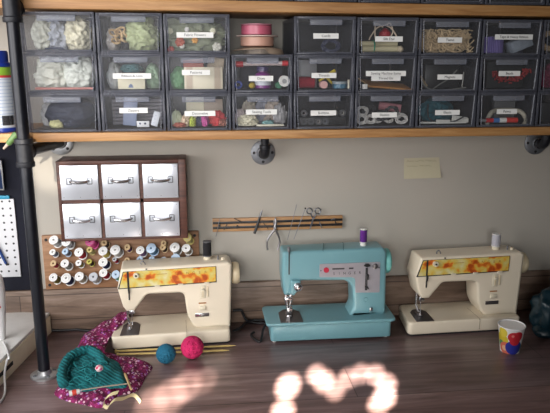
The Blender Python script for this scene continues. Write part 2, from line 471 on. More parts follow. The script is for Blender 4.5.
def wall_flange(x, z, parent, m=M_GALV, r=.042, holes=(45, 135, 225, 315)):
    f = flange(None, r, Matrix.Translation((x, WY-.0005, z)) @ Matrix.Rotation(R(90), 4, 'X')).build('wall_flange', m, parent)
    for a in holes:
        MB().cyl((x+r*.74*math.cos(R(a)), WY-.0045, z+r*.74*math.sin(R(a))), (x+r*.74*math.cos(R(a)), WY-.0072, z+r*.74*math.sin(R(a))), .005, n=10).build('screw', M_DARK, f)
    return f
wall_flange(PX+.022, zc-.013, pipe)
def bracket(x, z, label):
    b = thing('shelf_bracket', label, 'shelf support', (x, WY, z), 'pipe brackets under the lower shelf')
    wall_flange(x, z, b, M_GALVD, .041, (0, 90, 180, 270))
    e = MB()
    e.lathe([(.0125, .010), (.0125, .024), (.017, .025), (.0175, .034), (.0155, .036)], 20, Matrix.Translation((x, WY, z)) @ Matrix.Rotation(R(90), 4, 'X'))
    path = [(x, WY-.04, z)]+[(x, WY-.045-.024*math.sin(R(a)), z+.024*(1-math.cos(R(a)))) for a in range(0, 91, 15)]
    e.tube(path, .0155, 18)
    e.lathe([(.0155, 0), (.0178, .001), (.0178, .012), (.0125, .013)], 20, Matrix.Translation((x, WY-.069, z+.022)))
    e.build('elbow_fitting', M_PIPEFIT, b)
    MB().cyl((x, WY-.069, z+.034), (x, WY-.069, SB-.0005), .0125, n=18).build('pipe', M_PIPEFIT, b)
bracket(.194, 1.347, 'round pipe flange bracket on the wall under the middle of the lower shelf')
bracket(1.150, 1.366, 'pipe flange bracket on the wall below the shelf at far right')

# ================================================================== CLEAR PLASTIC DRAWERS
M_CASE = plastic('smoky_clear_case', (.84, .85, .90), (.14, .145, .175), .42, .25)
M_WALLS = plastic('shade_tinted_wall', (.90, .91, .94), (.05, .05, .06), .26, .25)  # body darkened to stand in for shade inside the boxes
M_FRONT = plastic('clear_drawer_front', (.98, .985, .99), (.55, .55, .57), .035, .12)
M_LIP = plastic('frosted_drawer_lip', (.85, .87, .91), (.42, .43, .48), .24, .25)
M_BACK = plastic('shade_tinted_back', (.70, .71, .76), (.05, .05, .06), .5, .3)  # near-black body puts the dim box interior into the plastic
M_BEAD = plastic('clear_drawer_bead', (.82, .84, .89), (.24, .245, .28), .35, .2)
DY = 1.795
XS = [-.477, -.281, -.103, .079, .253, .431, .611, .797, .980, 1.160]
ZR = [ST+.001+.1022*2, ST+.001+.1022, ST+.001]     # row 0 on top
CH = .1015
def rowh(c): return .1022+.0040*max(0, 7-c)/7      # the left stacks stand a little taller
def zrow(r, c): return ST+.001+rowh(c)*(2-r)
def chc(c): return rowh(c)-.0007
ROWN = ['top', 'middle', 'bottom']; COLN = ['first', 'second', 'third', 'fourth', 'fifth', 'sixth', 'seventh', 'eighth', 'ninth']
def drawer_unit(c, z, label, group, CH=.1015):
    x0, x1 = XS[c]+.002, XS[c+1]-.002
    D = .27
    t = thing('storage_box', label, 'storage box', ((x0+x1)/2, DY+D/2, z), group)
    k = MB(); th = .003
    k.box(x0, x0+th, DY+.002, DY+D, z, z+CH); k.box(x1-th, x1, DY+.002, DY+D, z, z+CH)
    k.box(x0+th, x1-th, DY+.002, DY+D, z, z+th); k.box(x0+th, x1-th, DY+.002, DY+D, z+CH-th, z+CH)
    k.build('case', M_WALLS, t); k = MB()
    MB().box(x0+th+.0002, x1-th-.0002, DY+D-th, DY+D, z+th+.0002, z+CH-th-.0002).build('back_panel', M_BACK, t)
    rw = .0075
    k.box(x0, x0+rw, DY, DY+.008, z, z+CH, .0012); k.box(x1-rw, x1, DY, DY+.008, z, z+CH, .0012)
    k.box(x0+rw, x1-rw, DY+.001, DY+.008, z+CH-.006, z+CH, .001); k.box(x0+rw, x1-rw, DY+.001, DY+.008, z, z+.005, .001)
    k.build('front_frame', M_CASE, t)
    d = MB(); a = x0+.009; b = x1-.009; zz = z+.006; zt = z+CH-.0075
    d.prism([(a+.004, zz), (b-.004, zz), (b, zt), (a, zt)], DY-.003, DY, bev=.001, seg=1)
    d.box(a+.006, b-.006, DY+.0005, DY+D-.02, zz, zz+.002)
    dr = d.build('drawer', M_FRONT, t)
    e = MB()      # raised bead round the front
    for p, q in (((a+.004, zz), (b-.004, zz)), ((b-.004, zz), (b, zt)), ((b, zt), (a, zt)), ((a, zt), (a+.004, zz))):
        e.tube([(p[0], DY-.0035, p[1]), (q[0], DY-.0035, q[1])], .0016, 6)
    e.build('front_rim', M_BEAD, dr)
    h = MB(); hw = (x1-x0)*.255; cx = (x0+x1)/2
    h.box(cx-hw, cx+hw, DY-.013, DY-.003, zt-.0165, zt-.0135, .001)
    h.box(cx-hw, cx+hw, DY-.0135, DY-.011, zt-.0165, zt-.002, .0008)
    h.box(cx-hw, cx-hw+.002, DY-.012, DY-.003, zt-.0135, zt-.002); h.box(cx+hw-.002, cx+hw, DY-.012, DY-.003, zt-.0135, zt-.002)
    h.build('handle', M_LIP, dr)
    return t, dr, zz+.002
LABELS = {
 (0, 2): [('Fabric Flowers', 195, 35, 35)], (0, 4): [('Cords', 326, 36, 25)], (0, 5): [('Silk Dye', 389, 39, 28)],
 (0, 6): [('Twine', 450, 40, 25)], (0, 7): [('Tape & Heavy Ribbon', 514, 37, 40)],
 (1, 1): [('Ribbon & Lace', 132, 76, 36)], (1, 2): [('Patterns', 196, 72.5, 27)], (1, 3): [('Glues', 261, 78.5, 24)],
 (1, 4): [('Threads', 324, 75.5, 25)], (1, 5): [('Sewing Machine Items', 386, 73.5, 41), ('Thread Etc', 386, 78.3, 30)],
 (1, 6): [('Magnets', 450, 77, 26)], (1, 7): [('Beads', 509.5, 73.5, 23)],
 (2, 1): [('Zippers', 133.5, 110.5, 27)], (2, 2): [('Decorative', 200, 113.5, 30)], (2, 3): [('Sewing Tools', 261.5, 112, 31)],
 (2, 4): [('Bobbins', 323.5, 113, 26)], (2, 5): [('Elastics', 384.5, 115, 26)], (2, 6): [('Elastic', 447.5, 112.5, 26)], (2, 7): [('Paints', 507, 111.5, 22)]}
DESC = {(0, 0): 'of pale wrapped fabric', (0, 1): 'of tan bow and green net', (0, 2): 'of fabric flowers', (0, 4): 'with a dark blue cord', (0, 5): 'with cream rolls and red bulb',
 (0, 6): 'of jute twine', (0, 7): 'with purple ribbon', (0, 8): 'of tan rope', (1, 0): 'of white lace', (1, 1): 'with a card box', (1, 2): 'with cream pattern packets',
 (1, 3): 'of bottles and tape', (1, 4): 'with red thread and yellow clip', (1, 5): 'with an orange wooden sheet', (1, 6): 'of bent grey wires', (1, 7): 'of red beads', (1, 8): 'of wine-coloured cloth',
 (2, 0): 'with a navy fabric bundle', (2, 1): 'with a blue-grey packet', (2, 2): 'of bright scraps', (2, 3): 'of crumpled pale pattern scraps', (2, 4): 'of bobbins', (2, 5): 'of black and white elastic coils',
 (2, 6): 'of teal cloth and white straps', (2, 7): 'with a paint tube and white cord', (2, 8): 'that is dark inside'}
FLOOR = {}
for r in range(3):
    for c in range(9):
        if (r, c) == (0, 3): continue
        lab = 'clear plastic drawer %s, %s in the %s row' % (DESC[(r, c)], COLN[c], ROWN[r])
        t, dr, zf = drawer_unit(c, zrow(r, c), lab, 'clear plastic drawers on the lower shelf', chc(c))
        FLOOR[(r, c)] = zf
        for body, u, v, w in LABELS.get((r, c), []):
            p = ony(u, v, DY-.004); hw = w*.00142; hh = .0072
            cd = MB().box(p.x-hw, p.x+hw, DY-.0042, DY-.0036+.0005, p.z-hh, p.z+hh).build('label_card', M_CARD, dr)
            text('lettering', body, .0098, Matrix.Translation((p.x, DY-.0044, p.z)) @ FACE, M_INK, cd)
# drawers standing on the upper shelf: only their feet show
for c in range(2, 9):
    t, dr, zf = drawer_unit(c, UT+.0015+max(0, .85-(XS[c]))*math.tan(UTILT)-(max(0, XS[c+1]-.85))*0, 'smoky plastic drawer on the upper shelf, mostly above the picture edge, %s from left' % COLN[c-2], 'plastic drawers on the upper shelf')

# ------------------------------------------------------------------ what lies in the drawers
def inside(r, c): return FLOOR[(r, c)]+.0006
def lump(name, label, cat, r, c, u, wpx, hpx, m, y=1.875, seed=1, dep=.045, group=None, lift=0, amp=.16, freq=1.8, fold=.3):
    z0 = inside(r, c)+lift; p = ony(u, 70, y); k = p.y/FPX*1.0
    rx, rz = wpx*k/2*.92, hpx*k/2*.92
    x = min(max(p.x, XS[c]+.012+rx*1.1), XS[c+1]-.012-rx*1.1)
    rz = min(rz, .046)
    mb = MB().blob((x, y, z0+rz*.86), (rx, dep, rz), seed, amp, freq, 4 if wpx < 20 else 5, z0, fold)
    mb.v = [Vector((min(max(v.x, XS[c]+.0075), XS[c+1]-.0075), max(v.y, DY+.004), min(v.z, zrow(r, c)+chc(c)-.005))) for v in mb.v]
    return tag(mb.build(name, m, origin=(x, y, z0), smooth=60), label, cat, group)
def pt(u, v, y): return ony(u, v, y)
def cm(n, c, rough=.7, **k): return mat('cloth_'+n, c, rough, bump=.5, scale=90, var=.25, **k)
def stand_box(name, label, cat, r, c, u0, u1, hpx, m, y=1.85, d=.03, rot=0, lift=0, group=None):
    z0 = inside(r, c)+lift; a = ony(u0, 70, y); b = ony(u1, 70, y); h = hpx*y/FPX
    x0 = max(a.x, XS[c]+.012); x1 = min(b.x, XS[c+1]-.012)
    M = Matrix.Translation(((x0+x1)/2, y, z0)) @ Matrix.Rotation(R(rot), 4, 'Y')
    mb = MB().box(-(x1-x0)/2, (x1-x0)/2, -d/2, d/2, 0, h, .0015, M=M)
    lo = min(v.z for v in mb.v); mb.v = [Vector((v.x, v.y, v.z+z0-lo)) for v in mb.v]
    return tag(mb.build(name, m, origin=((x0+x1)/2, y, z0)), label, cat, group)
# row top
lump('fabric_bundle', 'pale yellowish wrapped fabric at left in the top left drawer', 'fabric', 0, 0, 40, 26, 36, cm('ivory', (.60, .60, .52)), seed=2)
lump('fabric_bundle', 'grey-blue wrapped fabric in the middle of the top left drawer', 'fabric', 0, 0, 58.5, 26, 38, cm('greyblue', (.42, .44, .50)), y=1.88, seed=5)
lump('fabric_bundle', 'cream and yellow fabric at right in the top left drawer', 'fabric', 0, 0, 81, 27, 36, cm('cream', (.60, .56, .42)), seed=8)
o = MB().tube(spline([pt(45, 49, 1.812)+Vector((0, 0, .001)), pt(56, 48, 1.81), pt(64, 48.6, 1.812)], 5), .0022, 6).build('ribbon_scrap', cm('navy', (.02, .03, .07)), origin=pt(56, 49, 1.81)); tag(o, 'thin dark ribbon scrap lying at the front of the top left drawer', 'ribbon')
lump('net_bundle', 'pale green netting bunched at the right in the second drawer of top row', 'fabric', 0, 1, 147, 34, 38, cm('palegreen', (.33, .37, .20)), seed=4)
bow = MB()
for (u, v, rr, a) in ((114, 33, 4.5, 20), (120, 31, 5, -25), (124, 37, 4.5, 70), (116, 41, 4, 10), (119, 36, 5.5, 100)):
    c0 = pt(u, v, 1.845); k = rr*.0029
    loop = [c0+Matrix.Rotation(R(a), 3, 'Y') @ p for p in ring((0, 0, 0), k, 16, 'y', .55)]
    loop = [p+Vector((0, .006*math.sin(i*.8), 0)) for i, p in enumerate(loop)]
    bow.tube(loop, .0032, 6, True)
tag(bow.build('ribbon_bow', cm('tan', (.55, .38, .20)), origin=pt(118, 36, 1.845)), 'looped tan ribbon bow in the second drawer of the top row', 'ribbon')
lump('ribbon_bundle', 'black ribbon bundle beside the tan bow in a top row drawer', 'ribbon', 0, 1, 127, 8, 14, cm('black', (.015, .016, .022)), y=1.87, seed=3, dep=.02)
lump('fabric_bundle', 'pale cloth scrap under the tan bow at the left of its drawer', 'fabric', 0, 1, 110, 13, 24, cm('blush', (.55, .50, .46)), y=1.90, seed=33, dep=.03)
fl_ = 'fabric flowers in their drawer'
lump('greenery_bundle', 'grey-green artificial leaves filling the fabric flower drawer', 'artificial leaves', 0, 2, 196, 66, 38, cm('sage', (.26, .29, .19)), y=1.90, seed=9, amp=.3, freq=3)
for i, (u, v, rr, cc, nm) in enumerate(((171, 49.5, 3.2, (.55, .07, .05), 'coral red fabric flower at the left corner of its drawer'), (180, 42, 4.6, (.42, .09, .05), 'rust red fabric flower left of centre under the drawer label'),
        (195, 40, 3.2, (.70, .34, .06), 'orange fabric flower just under the drawer label'), (182, 46, 2.6, (.75, .74, .68), 'small white fabric flower below the rust red one'), (213, 31, 3.0, (.68, .66, .50), 'cream fabric flower at the upper right of its drawer'), (187, 29.5, 2.4, (.72, .70, .68), 'white fabric flower above the label'), (217, 47, 4.6, (.55, .54, .48), 'pale grey fabric flower at the lower right of its drawer'), (170, 31, 3, (.62, .62, .44), 'pale yellow fabric flower at the upper left of its drawer'))):
    p = pt(u, v, 1.832-.002*(i % 3)); k = rr*.0029; mb = MB()
    for q in range(6):
        a = q*PI/3+i; mb.blob((p.x+k*.55*math.cos(a), p.y, p.z+k*.55*math.sin(a)), (k*.5, .006, k*.5), q+i, .15, 2, 2)
    mb.blob((p.x, p.y-.004, p.z), (k*.3, .004, k*.3), 1, .1, 2, 2)
    tag(mb.build('fabric_flower', cm('petal%d' % i, cc), origin=p, smooth=60), nm, 'fabric flower', fl_)
# ribbon spools in the gap of the top row
ZG = zrow(1, 3)+chc(3)+.0012
gx = pt(257, 40, 1.88).x
def disc_roll(name, label, m, side, x, y, z, r, h, fr):
    t = thing(name, label, 'ribbon', (x, y, z))
    MB().lathe([(r*.9, 0), (r, .002), (r, h-.002), (r*.9, h)], 40, Matrix.Translation((x, y, z))).build('ribbon_winding', m, t)
    MB().lathe([(fr, 0), (fr, .003), (r*.3, .003), (r*.3, 0)], 40, Matrix.Translation((x, y, z+h))).build('flange', side, t)
    return t
brim = MB(); nb = 36; vs = []; fs = []
for j, rr in enumerate((.0, .03, .05, .062, .0665)):
    for k in range(nb):
        a = 2*PI*k/nb; x = rr*1.12*math.cos(a); y = rr*.95*math.sin(a)
        vs.append(Vector((gx+.004+x, 1.878+y, ZG+.0205-.26*max(0, rr-.038)*(1+.35*math.cos(a*2)) - (.012 if j == 4 else 0)*(math.cos(a) > .2))))
vs2 = [v-Vector((0, 0, .0022)) for v in vs]; n = len(vs)
for j in range(4):
    for k in range(nb):
        k2 = (k+1) % nb; a, b, c, d = j*nb+k, j*nb+k2, (j+1)*nb+k2, (j+1)*nb+k
        fs += [(a, b, c, d), (d+n, c+n, b+n, a+n)]
for k in range(nb): fs.append((4*nb+k, 4*nb+(k+1) % nb, 4*nb+(k+1) % nb+n, 4*nb+k+n))
brim._add(vs+vs2, fs)
tag(brim.build('kraft_disc', mat('kraft_card', (.36, .27, .20), .75), origin=(gx, 1.878, ZG), smooth=60), 'drooping tan cardboard disc under the peach and pink ribbon rolls', 'disc')
tag(MB().lathe([(.04, 0), (.042, .001), (.042, .0175), (.04, .0185)], 30, Matrix.Translation((gx+.003, 1.88, ZG))).build('felt_roll', cm('greige', (.30, .25, .21)), origin=(gx, 1.88, ZG)), 'grey-brown roll supporting the tan disc in the open gap', 'roll')
disc_roll('ribbon_spool', 'wide peach ribbon roll with a pale rim below the pink roll', mat('peach_ribbon', (.58, .33, .25), .45), mat('pale_pink_card', (.60, .47, .42), .6), gx, 1.875, ZG+.0216, .0475, .027, .060)
disc_roll('ribbon_spool', 'glossy pink ribbon roll on top of the peach roll in the open gap', mat('pink_ribbon', (.55, .13, .20), .35), mat('dusty_pink_card', (.5, .2, .26), .6), gx-.002, 1.873, ZG+.0526, .0435, .0275, .0445)
# cord drawer
def coil(name, label, cat, m, c0, r0, turns, rad, nrm='y', seed=0, sq=.7, jit=.25, group=None, tail=None):
    rnd = random.Random(seed); pts = []
    for i in range(turns*14):
        a = 2*PI*i/14; q = r0*(1+jit*math.sin(i*.37+seed)*rnd.uniform(.5, 1)); p, w = q*math.cos(a), q*sq*math.sin(a); d = rnd.uniform(-1, 1)*rad*2
        pts.append(Vector(c0)+{'y': Vector((p, d, w)), 'z': Vector((p, w, d))}[nrm])
    if tail: pts += [Vector(t) for t in tail]
    return tag(MB().tube(spline(pts, 3), rad, 6).build(name, m, origin=c0, smooth=60), label, cat, group)
coil('cord_coil', 'dark blue cord coil in the drawer labelled Cords', 'cord', mat('navy_cord', (.018, .022, .055), .45), pt(331, 46, 1.822), .022, 7, .0026, seed=2, sq=.66)
tag(MB().tube(spline([pt(302, 51.3, 1.83), pt(312, 51, 1.83), pt(322, 50.8, 1.83), pt(332, 51.6, 1.83)], 5), .0028, 8).build('flat_cable', M_BLACK, origin=pt(316, 51, 1.83)), 'black cable lying flat in front of the blue cord coil', 'cord')
# silk dye drawer
crm = mat('cream_paper', (.60, .54, .34), .6)
for i, (v, rr, uu, cc) in enumerate(((48, 3.0, 381, 'front lower'), (42.5, 2.6, 379, 'rear upper'))):
    a = pt(uu-19, v, 1.855+i*.012); b = pt(uu+18, v, 1.855+i*.012)
    a.z = b.z = inside(0, 5)+rr*.0029+i*.0165+.0005
    tag(MB().cyl(a, b, rr*.0029, n=18).build('paper_roll', crm, origin=a), 'cream paper roll under the red bulb, %s one' % cc, 'paper roll', 'cream rolls in a drawer')
a = pt(375, 45, 1.842)
tag(MB().tube(ring((a.x, 1.862, inside(0, 5)+.0166), .0185, 20, 'x', .88), .0022, 6, True).build('rubber_band', mat('green_band', (.03, .28, .16), .5), origin=a), 'green band around the cream paper rolls', 'band')
p = pt(385, 34.5, 1.872)
tag(MB().lathe([(0, -.017), (.012, -.015), (.0185, -.004), (.017, .006), (.009, .014), (.004, .018), (0, .019)], 24, Matrix.Translation(p)).build('dye_bulb', mat('red_dye', (.38, .015, .03), .35), origin=p), 'dark red bulb tied with cream string in a top row drawer', 'bulb')
for i, pts in enumerate(([(385, 25), (377, 28), (371, 36), (369, 40)], [(385, 25), (391, 28), (396, 35), (396, 39)], [(383, 27), (376, 24), (375, 34), (376, 41)], [(386, 26), (390, 23), (393, 31), (391, 36)])):
    tag(MB().tube(spline([pt(u, v, 1.842) for u, v in pts], 5), .0021, 6).build('string', mat('cream_string', (.62, .50, .38), .8), origin=pt(*pts[0], 1.842)), ['cream string curling left of the red bulb', 'cream string curling right of the red bulb', 'upright cream string left of the red bulb', 'short cream string on top of the red bulb'][i], 'string', 'strings round the red bulb')
p = pt(400.5, 46, 1.84); p.z = inside(0, 5)+.009
tag(MB().blob(p, (.009, .009, .0088), 4, .15, 2, 3).build('yarn_end', cm('oat', (.55, .46, .32)), origin=p), 'small beige knot at the end of the cream paper rolls', 'knot')
# twine drawer: strands nobody could count
tw = MB(); rnd = random.Random(4); x0, x1 = XS[6]+.016, XS[7]-.016; z0 = inside(0, 6)
tw.blob(((x0+x1)/2, 1.878, z0+.028), ((x1-x0)/2*1.0, .05, .036), 3, .12, 2, 4, z0)
for i in range(230):
    c0 = Vector((rnd.uniform(x0+.012, x1-.012), rnd.uniform(1.806, 1.835), z0+rnd.uniform(.006, .060)))
    a = rnd.uniform(0, PI); L = rnd.uniform(.010, .022); cv = rnd.uniform(-.012, .012)
    d = Vector((math.cos(a), 0, math.sin(a)*.7)); nn = Vector((-d.z, -.3, d.x))
    P = [c0-d*L, c0-d*L*.4+nn*cv, c0+d*L*.4+nn*cv*.6, c0+d*L]
    P = [Vector((min(max(q.x, x0), x1), q.y, min(max(q.z, z0+.002), z0+.064))) for q in P]
    tw.tube(spline(P, 4), .0017, 5)
tag(tw.build('twine_heap', mat('jute_twine', (.50, .37, .22), .85, var=.3, scale=120), origin=((x0+x1)/2, 1.86, z0), smooth=70), 'tangled heap of jute twine filling the drawer labelled Twine', 'twine', kind='stuff')
# ribbon drawer
p = pt(493, 46, 1.86); z0 = inside(0, 7)
t = thing('ribbon_spool', 'lavender ribbon roll standing in the drawer at top right', 'ribbon', (p.x, 1.86, z0))
MB().lathe([(.027, 0), (.029, .001), (.029, .046), (.027, .047)], 30, Matrix.Translation((p.x, 1.86, z0))).build('ribbon_winding', yarn_mat('lavender_ribbon', (.15, .11, .36), (.24, .19, .50), 60, 'X'), t)
MB().lathe([(.012, 0), (.012, .048), (.009, .048), (.009, 0)], 20, Matrix.Translation((p.x, 1.86, z0))).build('core', M_CARD, t)
stand_box('fabric_fold', 'folded grey fabric leaning right of the lavender ribbon roll', 'fabric', 0, 7, 508, 531, 11, cm('slate', (.20, .23, .27)), y=1.84, d=.05, rot=-22)
stand_box('fabric_fold', 'dark navy fabric flat behind the lavender ribbon roll', 'fabric', 0, 7, 498, 522, 9, cm('darknavy', (.02, .022, .05)), y=1.905, d=.05)
coil('rope_coil', 'tan rope coil in the drawer at top right corner', 'rope', mat('jute_twine2', (.42, .30, .18), .85), (XS[8]+.055, 1.85, inside(0, 8)+.036), .03, 8, .004, seed=5, sq=.75)
# row middle
lump('lace_bundle', 'white lace bundle at left in the middle left drawer', 'lace', 1, 0, 46, 36, 36, cm('white', (.66, .66, .58)), seed=12)
lump('lace_bundle', 'grey-white tissue bundle at right in the middle left drawer', 'lace', 1, 0, 80, 34, 36, cm('tissue', (.55, .57, .52)), seed=14)
stand_box('pink_tray', 'flat dusty pink strip at the front of the middle left drawer', 'strip', 1, 0, 34, 92, 2.0, mat('dusty_pink', (.42, .16, .14), .6), y=1.812, d=.012)
stand_box('card_box', 'cream card box behind the label in a middle row drawer', 'box', 1, 1, 118, 145, 15, mat('cream_card', (.62, .57, .42), .6), y=1.845, d=.04)
tag(MB().prism([(-.007, 0), (.007, 0), (.004, .008), (0, .011), (-.004, .008)], 1.8235, 1.8244, M=Matrix.Translation((pt(131, 88, 1.824).x, 0, inside(1, 1)+.004))).build('printed_mark', mat('blue_grey_ink', (.12, .16, .28), .6), origin=pt(131, 88, 1.824)), 'blue-grey printed mark card on the front of the cream card box', 'card')
lump('fabric_bundle', 'pale grey fabric left of the cream card box', 'fabric', 1, 1, 107, 14, 28, cm('pewter', (.42, .43, .42)), y=1.88, seed=15, dep=.03)
lump('fabric_bundle', 'light green fabric at right of the cream card box', 'fabric', 1, 1, 153, 16, 26, cm('mint', (.28, .40, .27)), y=1.88, seed=16, dep=.03)
lump('ribbon_bundle', 'teal and black ribbon bundle on top of the cream card box', 'ribbon', 1, 1, 132, 22, 9, cm('tealdark', (.03, .10, .11)), y=1.85, seed=17, dep=.02, lift=.0455)
stand_box('pattern_packet', 'cream printed pattern packet with a punched hole', 'pattern packet', 1, 2, 184, 222.5, 21, ruled('packet_print', (.66, .60, .46), (.45, .36, .27), 4, 'X', .8), y=1.822, d=.006)
hp = pt(186.8, 81, 1.818)
lump('fabric_bundle', 'green printed fabric left of the cream pattern packet', 'fabric', 1, 2, 176, 16, 24, cm('leafgreen', (.16, .34, .17)), y=1.85, seed=18, dep=.03)
stand_box('fabric_fold', 'red-brown fabric fold above the cream pattern packet', 'fabric', 1, 2, 186, 206, 27, cm('brick', (.34, .11, .09)), y=1.852, d=.02, rot=-6)
stand_box('pattern_packet', 'beige packet sticking up behind the cream pattern packet', 'pattern packet', 1, 2, 205, 221, 28.5, cm('beige', (.52, .42, .31)), y=1.875, d=.012, rot=7)
# glue drawer
def hcyl(name, label, cat, m, a, b, r, group=None, n=18): return tag(MB().cyl(a, b, r, n=n).build(name, m, origin=a), label, cat, group)
z0 = inside(1, 3)
t = thing('measuring_rod', 'white ruled rod with red ends lying across the top of its drawer', 'ruler', pt(260, 64, 1.84))
a, b = pt(243, 64, 1.84), pt(282, 63.3, 1.84)
MB().cyl(a, b, .0062).build('rod', ruled('rod_ticks', (.72, .68, .66), (.35, .08, .08), 160, 'X', .75), t)
MB().cyl(pt(235.5, 64.2, 1.84), a, .0085).build('end_cap', mat('red_plastic', (.55, .02, .03), .35), t); MB().cyl(b, pt(288, 63.2, 1.84), .0075).build('end_cap', MATS['red_plastic'], t)
p = pt(263, 90, 1.85); t = thing('glue_bottle', 'purple bottle with a white label in a middle row drawer', 'bottle', (p.x, 1.85, z0))
pur = mat('purple_plastic', (.16, .015, .17), .3)
MB().lathe([(.021, 0), (.0235, .002), (.0235, .036), (.02, .043), (.013, .046), (.013, .048)], 26, Matrix.Translation((p.x, 1.85, z0))).build('bottle_body', pur, t)
MB().lathe([(.018, .0485), (.018, .060), (.016, .062)], 24, Matrix.Translation((p.x, 1.85, z0))).build('cap', mat('dark_purple', (.035, .02, .09), .35), t)
MB().lathe([(.0238, .010), (.0238, .030), (.0236, .030), (.0236, .010)], 26, Matrix.Translation((p.x, 1.85, z0)), True).build('label', mat('lilac_label', (.58, .60, .66), .5), t)
p = pt(238.5, 87.5, 1.83); t = MB().tube(ring((p.x, 1.83, z0+.0115), .0085, 24, 'y'), .003, 8, True).build('tape_ring', mat('blue_tape', (.06, .09, .36), .35), origin=(p.x, 1.83, z0)); tag(t, 'small blue tape ring at the left of its drawer', 'tape')
p = pt(252, 87.5, 1.84); tag(MB().blob((p.x, 1.84, z0+.0092), (.0095, .0095, .0092), 2, .05, 2, 3).build('yellow_ball', mat('mustard', (.45, .32, .03), .5), origin=(p.x, 1.84, z0)), 'mustard yellow ball between blue ring and purple bottle', 'ball')
p = pt(278, 87.5, 1.85); hcyl('green_roll', 'dark green roll right of the purple bottle', 'tape', mat('bottle_green', (.02, .15, .07), .5), (p.x, 1.835, z0+.0095), (p.x, 1.87, z0+.0095), .0092)
p = pt(284.5, 81.2, 1.83); t = thing('tape_roll', 'white tape roll with its round end facing out', 'tape', (p.x, 1.83, z0))
MB().lathe([(.0152, 0), (.0158, .001), (.0158, .018), (.0152, .019), (.007, .019), (.007, 0)], 28, Matrix.Translation((p.x, 1.83, p.z)) @ Matrix.Rotation(R(-90), 4, 'X')).build('winding', M_WHITE, t)
MB().lathe([(.0065, -.001), (.0065, .017), (0, .017)], 18, Matrix.Translation((p.x, 1.83, p.z)) @ Matrix.Rotation(R(-90), 4, 'X')).build('core', mat('grey_core', (.33, .33, .33), .6), t)
stand_box('dark_backdrop', 'dark backdrop behind the bottles in a middle row drawer', 'packet', 1, 3, 240, 282, 20, cm('ink', (.02, .018, .03)), y=1.93, d=.03)  # dark slab behind the drawer contents
# threads drawer
z0 = inside(1, 4)
p = pt(306, 87, 1.85); t = thing('thread_spool', 'big red thread spool lying in the drawer labelled Threads', 'thread', (p.x, 1.85, z0))
MB().cyl((p.x-.022, 1.85, z0+.0175), (p.x+.022, 1.85, z0+.0175), .0165, n=24).build('thread_winding', yarn_mat('red_thread', (.22, .008, .02), (.50, .02, .05), 220, 'X'), t)
for s in (-1, 1): MB().cyl((p.x+s*.022, 1.85, z0+.0175), (p.x+s*.0245, 1.85, z0+.0175), .0174, n=24).build('flange', mat('dark_red_plastic', (.16, .01, .02), .4), t)
p = pt(324, 87.5, 1.825); hcyl('pink_spool', 'small spool with a round pale pink end facing out', 'thread', mat('pink_paper', (.62, .34, .32), .6), (p.x, 1.825, z0+.0112), (p.x, 1.85, z0+.0112), .0108)
a, b = pt(319, 81, 1.845), pt(335, 70.5, 1.85)
t = thing('clip', 'yellow plastic clip leaning in the drawer labelled Threads', 'clip', a)
yel = mat('yellow_plastic', (.58, .44, .03), .4)
MB().tube([a, a.lerp(b, .6), b], [.003, .0045, .0055], 10).build('jaw', yel, t); MB().tube([a.lerp(b, .45), a.lerp(b, .45)+Vector((.014, .004, -.016)), a.lerp(b, .45)+Vector((.030, .006, -.030))], [.0042, .0036, .003], 10).build('jaw', yel, t)
p = pt(339.5, 87, 1.85); t = thing('button_tin', 'flat blue tin with a pale lid at the right of its drawer', 'tin', (p.x, 1.85, z0))
MB().lathe([(.021, 0), (.0225, .002), (.0225, .013)], 28, Matrix.Translation((p.x, 1.85, z0))).build('tin_body', mat('tin_blue', (.04, .14, .22), .35), t)
MB().lathe([(.023, .0135), (.023, .019), (.021, .0205), (0, .0206)], 28, Matrix.Translation((p.x, 1.85, z0))).build('lid', mat('tin_lid', (.28, .33, .36), .4), t)
stand_box('pale_block', 'small cream block at the right corner of the Threads drawer', 'block', 1, 4, 348.2, 352.5, 9, mat('cream_plastic', (.66, .62, .50), .5), y=1.82, d=.012)
stand_box('clear_box', 'pale grey box standing at the left rear of the Threads drawer', 'box', 1, 4, 298, 316, 27, mat('pale_grey_card', (.26, .26, .27), .5), y=1.91, d=.03)
# machine items drawer
z0 = inside(1, 5)
M = Matrix.Translation((pt(389, 88, 1.85).x, 1.85, z0+.004)) @ Matrix.Rotation(R(4), 4, 'Y') @ Matrix.Rotation(R(14), 4, 'X')
tag(MB().prism([(-.068, -.02), (.062, -.025), (.05, .03), (-.075, .05)], 0, .005, 'z', .001, M=M).build('wooden_sheet', wood('orange_wood', (.30, .12, .03), (.45, .20, .05), (.55, .30, .10), (4, 20, 20)), origin=(0, 1.85, z0)), 'flat orange-brown wooden sheet in the drawer with two labels', 'sheet')
stand_box('white_cube', 'small white block at left of the orange wooden sheet', 'block', 1, 5, 362.5, 367.5, 5, M_WHITE, y=1.815, d=.014)
hcyl('wooden_stick', 'thin tan stick leaning left above the orange wooden sheet', 'stick', mat('tan_stick', (.40, .26, .12), .6), pt(358, 78, 1.86), pt(370, 86.5, 1.83), .0022)
